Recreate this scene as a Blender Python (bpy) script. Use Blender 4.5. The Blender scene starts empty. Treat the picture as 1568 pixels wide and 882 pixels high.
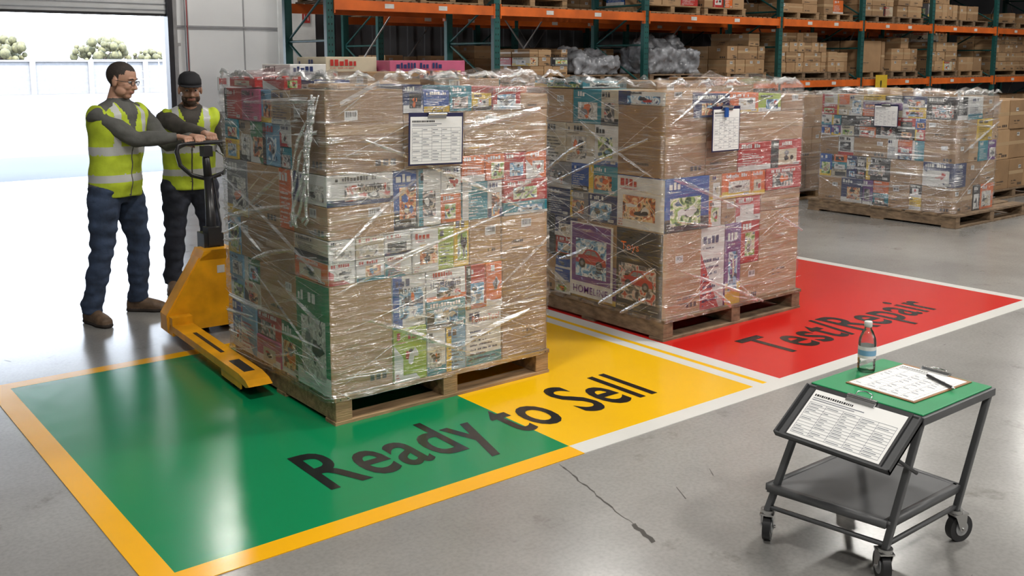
import bpy, bmesh, math, random
from mathutils import Vector, Matrix, noise
V=Vector
D=bpy.data
scene=bpy.context.scene
COL=scene.collection
try:
    scene.view_settings.view_transform='Standard'
except Exception: pass

# ------------------------------------------------------------------ materials
MATS={}
def newmat(name):
    m=D.materials.new(name); m.use_nodes=True
    nt=m.node_tree; nt.nodes.clear()
    out=nt.nodes.new('ShaderNodeOutputMaterial')
    return m,nt,out
def pm(name,col,rough=.5,metal=0.0,var=.12,scale=6.0,bump=0.0,coat=0.0,stretch=None,bscale=None,spec=.5):
    if name in MATS: return MATS[name]
    m,nt,out=newmat(name); N=nt.nodes; L=nt.links
    b=N.new('ShaderNodeBsdfPrincipled'); L.new(b.outputs[0],out.inputs[0])
    b.inputs['Roughness'].default_value=rough; b.inputs['Metallic'].default_value=metal
    b.inputs['Coat Weight'].default_value=coat; b.inputs['Coat Roughness'].default_value=.12
    b.inputs['Specular IOR Level'].default_value=spec
    tc=N.new('ShaderNodeTexCoord'); mp=N.new('ShaderNodeMapping')
    L.new(tc.outputs['Object'],mp.inputs[0])
    if stretch: mp.inputs['Scale'].default_value=stretch
    n=N.new('ShaderNodeTexNoise'); n.inputs['Scale'].default_value=scale; n.inputs['Detail'].default_value=6
    L.new(mp.outputs[0],n.inputs['Vector'])
    mx=N.new('ShaderNodeMix'); mx.data_type='RGBA'
    mr=N.new('ShaderNodeMapRange'); mr.inputs[1].default_value=.3; mr.inputs[2].default_value=.7
    L.new(n.outputs[0],mr.inputs[0]); L.new(mr.outputs[0],mx.inputs[0])
    c=col
    mx.inputs[6].default_value=(c[0]*(1-var),c[1]*(1-var),c[2]*(1-var),1)
    mx.inputs[7].default_value=(min(1,c[0]*(1+var)),min(1,c[1]*(1+var)),min(1,c[2]*(1+var)),1)
    L.new(mx.outputs[2],b.inputs['Base Color'])
    if bump>0:
        n2=N.new('ShaderNodeTexNoise'); n2.inputs['Scale'].default_value=bscale or scale*3; n2.inputs['Detail'].default_value=4
        L.new(mp.outputs[0],n2.inputs['Vector'])
        bp=N.new('ShaderNodeBump'); bp.inputs['Strength'].default_value=bump; bp.inputs['Distance'].default_value=.01
        L.new(n2.outputs[0],bp.inputs['Height']); L.new(bp.outputs[0],b.inputs['Normal'])
    MATS[name]=m; return m
def mat_art(name,cols,scale):
    m,nt,out=newmat(name); N=nt.nodes; L=nt.links
    b=N.new('ShaderNodeBsdfPrincipled'); L.new(b.outputs[0],out.inputs[0]); b.inputs['Roughness'].default_value=.35
    tc=N.new('ShaderNodeTexCoord'); n=N.new('ShaderNodeTexNoise'); n.inputs['Scale'].default_value=scale; n.inputs['Detail'].default_value=3; n.inputs['Distortion'].default_value=1.2
    L.new(tc.outputs['Object'],n.inputs['Vector'])
    r=N.new('ShaderNodeValToRGB'); r.color_ramp.interpolation='EASE'
    k=len(cols); el=r.color_ramp.elements
    while len(el)<k: el.new(.5)
    for i,c in enumerate(cols): el[i].position=.34+.32*i/(k-1); el[i].color=(*c,1)
    L.new(n.outputs[0],r.inputs[0]); L.new(r.outputs[0],b.inputs['Base Color']); return m

def mat_concrete():
    m,nt,out=newmat('polished_concrete'); N=nt.nodes; L=nt.links
    b=N.new('ShaderNodeBsdfPrincipled'); L.new(b.outputs[0],out.inputs[0])
    b.inputs['IOR'].default_value=1.85
    tc=N.new('ShaderNodeTexCoord')
    n1=N.new('ShaderNodeTexNoise'); n1.inputs['Scale'].default_value=.55; n1.inputs['Detail'].default_value=9; n1.inputs['Roughness'].default_value=.62
    n2=N.new('ShaderNodeTexNoise'); n2.inputs['Scale'].default_value=60; n2.inputs['Detail'].default_value=3
    n3=N.new('ShaderNodeTexNoise'); n3.inputs['Scale'].default_value=3.2; n3.inputs['Detail'].default_value=8; n3.inputs['Roughness'].default_value=.7
    for n in (n1,n2,n3): L.new(tc.outputs['Object'],n.inputs['Vector'])
    r=N.new('ShaderNodeValToRGB'); r.color_ramp.elements[0].position=.3; r.color_ramp.elements[0].color=(.20,.195,.185,1)
    r.color_ramp.elements[1].position=.7; r.color_ramp.elements[1].color=(.34,.335,.32,1)
    L.new(n1.outputs[0],r.inputs[0])
    r3=N.new('ShaderNodeValToRGB'); r3.color_ramp.elements[0].position=.26; r3.color_ramp.elements[0].color=(.55,.53,.5,1)
    r3.color_ramp.elements[1].position=.40; r3.color_ramp.elements[1].color=(1,1,1,1)
    L.new(n3.outputs[0],r3.inputs[0])
    r2=N.new('ShaderNodeValToRGB'); r2.color_ramp.elements[0].position=.3; r2.color_ramp.elements[0].color=(.86,.86,.86,1)
    r2.color_ramp.elements[1].position=.6; r2.color_ramp.elements[1].color=(1,1,1,1)
    L.new(n2.outputs[0],r2.inputs[0])
    a=N.new('ShaderNodeMix'); a.data_type='RGBA'; a.blend_type='MULTIPLY'; a.inputs[0].default_value=1
    L.new(r.outputs[0],a.inputs[6]); L.new(r3.outputs[0],a.inputs[7])
    c=N.new('ShaderNodeMix'); c.data_type='RGBA'; c.blend_type='MULTIPLY'; c.inputs[0].default_value=1
    L.new(a.outputs[2],c.inputs[6]); L.new(r2.outputs[0],c.inputs[7])
    L.new(c.outputs[2],b.inputs['Base Color'])
    mr=N.new('ShaderNodeMapRange'); mr.inputs[3].default_value=.14; mr.inputs[4].default_value=.30
    L.new(n3.outputs[0],mr.inputs[0]); L.new(mr.outputs[0],b.inputs['Roughness'])
    bp=N.new('ShaderNodeBump'); bp.inputs['Strength'].default_value=.10; bp.inputs['Distance'].default_value=.004
    L.new(n3.outputs[0],bp.inputs['Height']); L.new(bp.outputs[0],b.inputs['Normal'])
    return m
def mat_epoxy(name,col):
    m,nt,out=newmat(name); N=nt.nodes; L=nt.links
    b=N.new('ShaderNodeBsdfPrincipled'); L.new(b.outputs[0],out.inputs[0])
    tc=N.new('ShaderNodeTexCoord')
    n1=N.new('ShaderNodeTexNoise'); n1.inputs['Scale'].default_value=2.0; n1.inputs['Detail'].default_value=8; n1.inputs['Roughness'].default_value=.6
    n2=N.new('ShaderNodeTexNoise'); n2.inputs['Scale'].default_value=9; n2.inputs['Detail'].default_value=9; n2.inputs['Roughness'].default_value=.75
    for n in (n1,n2): L.new(tc.outputs['Object'],n.inputs['Vector'])
    mx=N.new('ShaderNodeMix'); mx.data_type='RGBA'
    mx.inputs[6].default_value=(col[0]*.85,col[1]*.85,col[2]*.85,1); mx.inputs[7].default_value=(*col,1)
    L.new(n1.outputs[0],mx.inputs[0])
    rr=N.new('ShaderNodeValToRGB'); rr.color_ramp.elements[0].position=.70; rr.color_ramp.elements[0].color=(0,0,0,1)
    rr.color_ramp.elements[1].position=.78; rr.color_ramp.elements[1].color=(.45,.45,.45,1)
    L.new(n2.outputs[0],rr.inputs[0])
    m2=N.new('ShaderNodeMix'); m2.data_type='RGBA'; m2.inputs[7].default_value=(.12,.11,.1,1)
    L.new(rr.outputs[0],m2.inputs[0]); L.new(mx.outputs[2],m2.inputs[6])
    L.new(m2.outputs[2],b.inputs['Base Color'])
    mr=N.new('ShaderNodeMapRange'); mr.inputs[3].default_value=.12; mr.inputs[4].default_value=.26
    L.new(n2.outputs[0],mr.inputs[0]); L.new(mr.outputs[0],b.inputs['Roughness'])
    bp=N.new('ShaderNodeBump'); bp.inputs['Strength'].default_value=.06; bp.inputs['Distance'].default_value=.003
    L.new(n2.outputs[0],bp.inputs['Height']); L.new(bp.outputs[0],b.inputs['Normal'])
    return m
def mat_film(name,base,streak,milk,lo=.56,hi=.72):
    m,nt,out=newmat(name); N=nt.nodes; L=nt.links
    tc=N.new('ShaderNodeTexCoord')
    fs=[]
    for rot,sc,s in (((.42,.42,.1),(1.0,1.0,12),3.2),((-.6,-.6,.2),(.9,.9,10),2.8),((.08,.08,0),(.4,.4,18),2.4)):
        mp=N.new('ShaderNodeMapping'); mp.inputs['Rotation'].default_value=rot; mp.inputs['Scale'].default_value=sc
        L.new(tc.outputs['Object'],mp.inputs[0])
        n=N.new('ShaderNodeTexNoise'); n.inputs['Scale'].default_value=s; n.inputs['Detail'].default_value=4; n.inputs['Roughness'].default_value=.6; n.inputs['Distortion'].default_value=.8
        L.new(mp.outputs[0],n.inputs['Vector']); fs.append(n)
    a=N.new('ShaderNodeMath'); a.operation='MAXIMUM'; L.new(fs[0].outputs[0],a.inputs[0]); L.new(fs[1].outputs[0],a.inputs[1])
    a2=N.new('ShaderNodeMath'); a2.operation='MAXIMUM'; L.new(a.outputs[0],a2.inputs[0]); L.new(fs[2].outputs[0],a2.inputs[1])
    big=N.new('ShaderNodeTexNoise'); big.inputs['Scale'].default_value=2.6; big.inputs['Detail'].default_value=3; L.new(tc.outputs['Object'],big.inputs['Vector'])
    bm_=N.new('ShaderNodeMapRange'); bm_.inputs[1].default_value=.42; bm_.inputs[2].default_value=.64; bm_.inputs[3].default_value=.12; bm_.inputs[4].default_value=1.0
    L.new(big.outputs[0],bm_.inputs[0])
    mr=N.new('ShaderNodeMapRange'); mr.inputs[1].default_value=lo; mr.inputs[2].default_value=hi
    mr.inputs[3].default_value=0; mr.inputs[4].default_value=1
    L.new(a2.outputs[0],mr.inputs[0])
    st=N.new('ShaderNodeMath'); st.operation='MULTIPLY'; L.new(mr.outputs[0],st.inputs[0]); L.new(bm_.outputs[0],st.inputs[1])
    mu=N.new('ShaderNodeMath'); mu.operation='MULTIPLY_ADD'; L.new(st.outputs[0],mu.inputs[0]); mu.inputs[1].default_value=streak; mu.inputs[2].default_value=base
    mk=N.new('ShaderNodeMath'); mk.operation='MULTIPLY_ADD'; L.new(st.outputs[0],mk.inputs[0]); mk.inputs[1].default_value=milk; mk.inputs[2].default_value=.10
    bp=N.new('ShaderNodeBump'); bp.inputs['Strength'].default_value=1.0; bp.inputs['Distance'].default_value=.035
    L.new(a2.outputs[0],bp.inputs['Height'])
    tr=N.new('ShaderNodeBsdfTransparent'); tr.inputs[0].default_value=(.97,.975,.975,1)
    gl=N.new('ShaderNodeBsdfGlossy'); gl.inputs['Roughness'].default_value=.2; gl.inputs[0].default_value=(1,1,1,1)
    L.new(bp.outputs[0],gl.inputs['Normal'])
    df=N.new('ShaderNodeBsdfDiffuse'); df.inputs[0].default_value=(.84,.86,.87,1); L.new(bp.outputs[0],df.inputs['Normal'])
    m1=N.new('ShaderNodeMixShader'); L.new(mk.outputs[0],m1.inputs[0])
    L.new(gl.outputs[0],m1.inputs[1]); L.new(df.outputs[0],m1.inputs[2])
    m2=N.new('ShaderNodeMixShader'); L.new(mu.outputs[0],m2.inputs[0]); L.new(tr.outputs[0],m2.inputs[1]); L.new(m1.outputs[0],m2.inputs[2])
    L.new(m2.outputs[0],out.inputs[0])
    return m
def mat_emit(name,col,s):
    m,nt,out=newmat(name); e=nt.nodes.new('ShaderNodeEmission'); e.inputs[0].default_value=(*col,1); e.inputs[1].default_value=s
    nt.links.new(e.outputs[0],out.inputs[0]); return m
def mat_clear(name,col,fac=.18,ior=.35):
    m,nt,out=newmat(name); N=nt.nodes;L=nt.links
    tr=N.new('ShaderNodeBsdfTransparent'); tr.inputs[0].default_value=(*col,1)
    gl=N.new('ShaderNodeBsdfGlossy'); gl.inputs['Roughness'].default_value=.08
    lw=N.new('ShaderNodeLayerWeight'); lw.inputs[0].default_value=ior
    ad=N.new('ShaderNodeMath'); ad.operation='ADD'; ad.inputs[1].default_value=fac; L.new(lw.outputs['Fresnel'],ad.inputs[0])
    mx=N.new('ShaderNodeMixShader'); L.new(ad.outputs[0],mx.inputs[0]); L.new(tr.outputs[0],mx.inputs[1]); L.new(gl.outputs[0],mx.inputs[2])
    L.new(mx.outputs[0],out.inputs[0]); return m

concrete=mat_concrete()
e_green=mat_epoxy('epoxy_green',(.003,.225,.08)); e_yellow=mat_epoxy('epoxy_yellow',(.88,.50,.004)); e_red=mat_epoxy('epoxy_red',(.58,.018,.014))
e_white=mat_epoxy('epoxy_white',(.70,.70,.67)); e_black=mat_epoxy('epoxy_black',(.010,.010,.011)); e_amber=mat_epoxy('epoxy_amber',(.88,.44,.006))
film=mat_film('stretch_film',.17,.65,.45)
film_s=mat_film('stretch_film_fold',.38,.55,.55,.45,.62)
PAL={}
for k,c in dict(white=(.60,.60,.58),red=(.40,.025,.02),orange=(.62,.13,.02),yellow=(.62,.42,.03),lime=(.30,.42,.04),green=(.02,.18,.07),
    teal=(.012,.20,.26),blue=(.015,.075,.30),navy=(.012,.024,.10),purple=(.13,.04,.19),pink=(.42,.09,.17),black=(.02,.02,.022),cream=(.48,.42,.31),sky=(.14,.31,.46),gray=(.19,.19,.20),tan=(.34,.24,.14)).items():
    PAL[k]=pm('card_'+k,c,.38,var=.10,scale=14)
ART=[mat_art('art_warm',[(.03,.02,.02),(.5,.12,.03),(.75,.55,.3),(.08,.05,.04)],16),
     mat_art('art_cool',[(.02,.03,.07),(.1,.3,.5),(.7,.75,.75),(.03,.06,.15)],15),
     mat_art('art_dark',[(.015,.015,.02),(.12,.12,.13),(.55,.5,.45),(.45,.05,.03)],18),
     mat_art('art_light',[(.75,.75,.72),(.35,.33,.3),(.7,.68,.62),(.08,.08,.09)],17),
     mat_art('art_green',[(.02,.08,.03),(.25,.4,.08),(.7,.7,.5),(.05,.12,.2)],16)]
BR=[pm('cardboard_a',(.33,.20,.10),.8,var=.10,scale=5,bump=.15,bscale=60),pm('cardboard_b',(.265,.16,.08),.8,var=.12,scale=5,bump=.15,bscale=60),pm('cardboard_c',(.38,.24,.125),.8,var=.1,scale=5,bump=.15,bscale=60)]
tape=pm('packing_tape',(.42,.29,.165),.3,var=.05)
ink=pm('print_ink',(.05,.04,.035),.6,var=.05)
paper=pm('paper_white',(.80,.80,.78),.7,var=.02)
inkg=pm('form_ink',(.20,.21,.25),.7,var=.05)
wood=pm('pallet_wood',(.29,.185,.095),.8,var=.4,scale=5,bump=.4,stretch=(1,6,6),bscale=20)
wood2=pm('pallet_wood_aged',(.18,.12,.07),.85,var=.45,scale=5,bump=.4,stretch=(2,2,6),bscale=20)
steel_y=pm('jack_yellow_paint',(.80,.36,.008),.38,var=.22,scale=7,bump=.08,coat=.2)
blackm=pm('black_rubber',(.018,.018,.02),.5,var=.2)
blackp=pm('black_painted_steel',(.022,.022,.024),.35,var=.2)
chrome=pm('chrome_steel',(.6,.6,.6),.22,metal=1,var=.05)
cartm=pm('cart_gray_steel',(.085,.088,.092),.45,var=.12,scale=8)
cartd=pm('cart_dark_steel',(.045,.047,.05),.45,var=.12,scale=8)
greenmat=pm('green_mat',(.006,.22,.075),.45,var=.08)
r_or=pm('rack_orange',(.62,.12,.012),.45,var=.25,scale=3)
r_gr=pm('rack_green',(.008,.075,.07),.45,var=.25,scale=3)
wallw=pm('wall_panel_white',(.80,.81,.81),.5,var=.04,scale=1.5)
wallg=pm('wall_panel_gray',(.12,.12,.13),.6,var=.1,scale=1.5)
galv=pm('galvanized_steel',(.42,.43,.44),.4,metal=.6,var=.12)
colm=pm('column_paint',(.72,.73,.72),.45,var=.06)
darkframe=pm('dark_frame',(.03,.03,.035),.4,var=.1)

# ------------------------------------------------------------------ mesh builder
class MB:
    def __init__(s): s.v=[];s.f=[];s.m=[];s.s=[];s.mats=[];s.M=Matrix.Identity(4);s.ident=True
    def __setattr__(s,k,v):
        object.__setattr__(s,k,v)
        if k=='M': object.__setattr__(s,'ident',v==Matrix.Identity(4))
    def mi(s,m):
        if m not in s.mats: s.mats.append(m)
        return s.mats.index(m)
    def add(s,vs,fs,mat,smooth=False):
        o=len(s.v)
        if s.ident: s.v+=[tuple(v) for v in vs]
        else: s.v+= [tuple(s.M@V(v)) for v in vs]
        single=not isinstance(mat,(list,tuple))
        for i,f in enumerate(fs):
            s.f.append([o+k for k in f]); s.m.append(s.mi(mat if single else mat[i])); s.s.append(smooth)
    def box(s,x0,x1,y0,y1,z0,z1,mat):
        vs=[(x0,y0,z0),(x1,y0,z0),(x1,y1,z0),(x0,y1,z0),(x0,y0,z1),(x1,y0,z1),(x1,y1,z1),(x0,y1,z1)]
        fs=[(0,4,7,3),(1,2,6,5),(0,1,5,4),(3,7,6,2),(0,3,2,1),(4,5,6,7)]
        s.add(vs,fs,mat)
    def cyl(s,p0,p1,r0,mat,r1=None,n=16,smooth=True):
        r1=r0 if r1 is None else r1
        p0=V(p0);p1=V(p1);d=(p1-p0).normalized(); a=d.orthogonal().normalized(); b=d.cross(a)
        vs=[];fs=[]
        for p,r in((p0,r0),(p1,r1)):
            for i in range(n):
                t=2*math.pi*i/n; vs.append(p+a*r*math.cos(t)+b*r*math.sin(t))
        for i in range(n): fs.append((i,(i+1)%n,n+(i+1)%n,n+i))
        s.add(vs,fs,mat,smooth)
        s.add(vs[:n],[tuple(range(n))[::-1]],mat); s.add(vs[n:],[tuple(range(n))],mat)
    def tube(s,pts,rad,mat,n=10,closed=False,up=None):
        pts=[V(p) for p in pts]; k=len(pts)
        if not isinstance(rad,(list,tuple)): rad=[rad]*k
        vs=[];fs=[]; prev=None
        for i,p in enumerate(pts):
            if closed: d=pts[(i+1)%k]-pts[i-1]
            else: d=pts[min(i+1,k-1)]-pts[max(i-1,0)]
            d.normalize()
            if prev is None: a=d.orthogonal().normalized()
            else:
                a=prev-d*prev.dot(d)
                a=a.normalized() if a.length>1e-5 else d.orthogonal().normalized()
            prev=a; b=d.cross(a)
            for j in range(n):
                t=2*math.pi*j/n; vs.append(p+(a*math.cos(t)+b*math.sin(t))*rad[i])
        for i in range(k if closed else k-1):
            for j in range(n):
                i2=(i+1)%k
                fs.append((i*n+j,i*n+(j+1)%n,i2*n+(j+1)%n,i2*n+j))
        if not closed:
            fs.append(tuple(range(n))[::-1]); fs.append(tuple((k-1)*n+j for j in range(n)))
        s.add(vs,fs,mat,True)
    def sphere(s,c,r,mat,nu=16,nv=10):
        if not isinstance(r,(list,tuple)): r=(r,r,r)
        vs=[(c[0],c[1],c[2]-r[2])];fs=[]
        for j in range(1,nv):
            ph=-math.pi/2+math.pi*j/nv
            for i in range(nu):
                t=2*math.pi*i/nu; vs.append((c[0]+r[0]*math.cos(ph)*math.cos(t),c[1]+r[1]*math.cos(ph)*math.sin(t),c[2]+r[2]*math.sin(ph)))
        vs.append((c[0],c[1],c[2]+r[2])); T=len(vs)-1
        for i in range(nu): fs.append((0,1+(i+1)%nu,1+i)); fs.append((T,T-nu+i,T-nu+(i+1)%nu))
        for j in range(nv-2):
            for i in range(nu):
                a=1+j*nu; fs.append((a+i,a+(i+1)%nu,a+nu+(i+1)%nu,a+nu+i))
        s.add(vs,fs,mat,True)
    def lathe(s,c,prof,mat,n=20):
        vs=[];fs=[];k=len(prof)
        for r,z in prof:
            for i in range(n):
                t=2*math.pi*i/n; vs.append((c[0]+r*math.cos(t),c[1]+r*math.sin(t),c[2]+z))
        for j in range(k-1):
            for i in range(n): fs.append((j*n+i,j*n+(i+1)%n,(j+1)*n+(i+1)%n,(j+1)*n+i))
        fs.append(tuple(range(n))[::-1]); fs.append(tuple((k-1)*n+i for i in range(n)))
        s.add(vs,fs,mat,True)
    def loft(s,secs,mat,n=20):
        vs=[];fs=[];k=len(secs)
        for c,ax,ay in secs:
            c=V(c);ax=V(ax);ay=V(ay)
            for i in range(n):
                t=2*math.pi*i/n; vs.append(c+ax*math.cos(t)+ay*math.sin(t))
        for j in range(k-1):
            for i in range(n): fs.append((j*n+i,j*n+(i+1)%n,(j+1)*n+(i+1)%n,(j+1)*n+i))
        fs.append(tuple(range(n))[::-1]); fs.append(tuple((k-1)*n+i for i in range(n)))
        s.add(vs,fs,mat,True)
    def obj(s,name,parent=None,bevel=0,recalc=True,seg=2):
        me=D.meshes.new(name); me.from_pydata(s.v,[],s.f)
        for m in s.mats: me.materials.append(m)
        me.polygons.foreach_set('material_index',s.m); me.polygons.foreach_set('use_smooth',s.s)
        if recalc:
            bm=bmesh.new(); bm.from_mesh(me); bmesh.ops.recalc_face_normals(bm,faces=bm.faces); bm.to_mesh(me); bm.free()
        me.update()
        ob=D.objects.new(name,me); COL.objects.link(ob)
        if parent: par(ob,parent)
        if bevel:
            b=ob.modifiers.new('bevel','BEVEL'); b.width=bevel; b.segments=seg; b.limit_method='ANGLE'; b.angle_limit=math.radians(50)
        return ob
def par(ob,e):
    ob.parent=e; ob.matrix_parent_inverse=Matrix.Translation(-V(e.location))
def empty(name,loc):
    e=D.objects.new(name,None); e.location=loc; e.empty_display_size=.2; COL.objects.link(e); return e
def remesh(ob,voxel,it=3,f=.5):
    r=ob.modifiers.new('r','REMESH'); r.mode='VOXEL'; r.voxel_size=voxel; r.use_smooth_shade=True
    sm=ob.modifiers.new('s','SMOOTH'); sm.iterations=it; sm.factor=f
    bpy.context.view_layer.update()
    dg=bpy.context.evaluated_depsgraph_get()
    me=D.meshes.new_from_object(ob.evaluated_get(dg)); ob.modifiers.clear(); ob.data=me
    for p in me.polygons: p.use_smooth=True
    return me
def textgeo(txt,bold=0.0):
    cu=D.curves.new('t','FONT'); cu.body=txt; cu.size=1; cu.offset=bold; cu.resolution_u=4; cu.space_character=1.06
    o=D.objects.new('t',cu); COL.objects.link(o); bpy.context.view_layer.update()
    me=D.meshes.new_from_object(o.evaluated_get(bpy.context.evaluated_depsgraph_get()))
    vs=[tuple(v.co) for v in me.vertices]; fs=[tuple(p.vertices) for p in me.polygons]
    D.objects.remove(o); D.curves.remove(cu); D.meshes.remove(me)
    x0=min(v[0] for v in vs);x1=max(v[0] for v in vs);y0=min(v[1] for v in vs);y1=max(v[1] for v in vs)
    return vs,fs,(x0,x1,y0,y1)
TG={}
TG['Ready to Sell']=textgeo('Ready to Sell',.014); TG['Test/Repair']=textgeo('Test/Repair',.014)
for t in('H','!','Viomkies','Monter','HOMELINE','KITCHEN','PowerTool','Toys'): TG[t]=textgeo(t,.01)
def puttext(mb,txt,o,a,b,n,w,h,mat,off=.003,ybase=None):
    vs,fs,(x0,x1,y0,y1)=TG[txt]
    o=V(o);a=V(a).normalized();b=V(b).normalized();n=V(n)
    if ybase is not None: sy=h/ybase; yy=0
    else: sy=h/(y1-y0); yy=y0
    pts=[o+a*((v[0]-x0)*w/(x1-x0))+b*((v[1]-yy)*sy)+n*off for v in vs]
    mb.add(pts,fs,mat)

# ------------------------------------------------------------------ people
r=math.radians
skin=pm('skin',(.52,.29,.20),.5,var=.08,scale=20,spec=.4); skin2=pm('skin_tan',(.42,.23,.155),.5,var=.08,scale=20)
lip=pm('lips',(.40,.17,.13),.5); hairm=pm('dark_hair',(.035,.025,.02),.7,var=.3,scale=60,bump=.4,bscale=200)
beardm=pm('brown_beard',(.065,.040,.028),.8,var=.3,scale=80,bump=.4,bscale=200)
jeans=pm('blue_jeans',(.030,.048,.092),.85,var=.5,scale=10,bump=.35,bscale=30); jeans2=pm('dark_jeans',(.024,.028,.042),.85,var=.4,scale=12,bump=.35,bscale=30)
shirt=pm('gray_work_shirt',(.095,.095,.088),.85,var=.2,scale=14,bump=.3,bscale=30); shirt2=pm('brown_work_shirt',(.065,.058,.05),.85,var=.2,scale=14,bump=.3,bscale=30)
hv=pm('hi_vis_yellow',(.48,.60,.03),.7,var=.16,scale=10,bump=.35,bscale=22); silver=pm('reflective_tape',(.52,.53,.52),.35,var=.08)
boot=pm('work_boot_leather',(.12,.075,.045),.6,var=.35,scale=20,bump=.2); sole=pm('boot_sole',(.03,.022,.018),.7); capm=pm('black_cap',(.015,.015,.018),.8,var=.2)
eyew=pm('eye_white',(.6,.6,.58),.3,var=.02)
def segd(p,a,b):
    ab=b-a; t=max(0,min(1,(p-a).dot(ab)/ab.dot(ab))); return (p-(a+ab*t)).length
def ik(a,b,l1,l2,pole):
    d=b-a; L=d.length
    if L>l1+l2-.002: L=l1+l2-.002
    dn=d.normalized(); x=(l1*l1-l2*l2+L*L)/(2*L); h=math.sqrt(max(0,l1*l1-x*x))
    pv=pole-dn*pole.dot(dn); pv.normalize()
    return a+dn*x+pv*h, a+dn*L
def hand(parent,name,wrist,d,n,s,sk,curl):
    d=V(d).normalized(); n=V(n); n=(n-d*n.dot(d)).normalized(); s=V(s); s=(s-d*s.dot(d)-n*s.dot(n)).normalized()
    mb=MB()
    mb.loft([(wrist-d*.02,s*.028,n*.022),(wrist+d*.015,s*.030,n*.019),(wrist+d*.05,s*.040,n*.017),(wrist+d*.085,s*.043,n*.014),(wrist+d*.098,s*.036,n*.009)],sk,n=18)
    for i,(off,L) in enumerate(zip((.031,.011,-.010,-.030),(.080,.088,.082,.064))):
        p=wrist+d*.085+s*off; a=0; pts=[p-d*.02,p]; rd=[.0085,.0095]; seg=(L*.42,L*.32,L*.26)
        for k in range(3):
            a+=curl[k]*(1+.06*i); dd=d*math.cos(a)+n*math.sin(a); p=p+dd*seg[k]; pts.append(p); rd.append((.0088,.008,.0068)[k])
        mb.tube(pts,rd,sk,n=10); mb.sphere(p,.0068,sk,8,6)
    p=wrist+d*.025+s*.028+n*.006; pts=[p-d*.008]; rd=[.013]; a=.7
    for k,l in enumerate((.034,.030,.024)):
        dd=(d*math.cos(a)+s*math.sin(a)*(1 if k==0 else .35)+n*(.35+.35*k)*(.4+curl[0])).normalized(); p=p+dd*l; pts.append(p); rd.append((.011,.0098,.0075)[k])
    mb.tube(pts,rd,sk,n=10); mb.sphere(p,.0075,sk,8,6)
    ob=mb.obj(name,parent); remesh(ob,.0042,2)
    ob.data.materials.clear(); ob.data.materials.append(sk)
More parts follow.
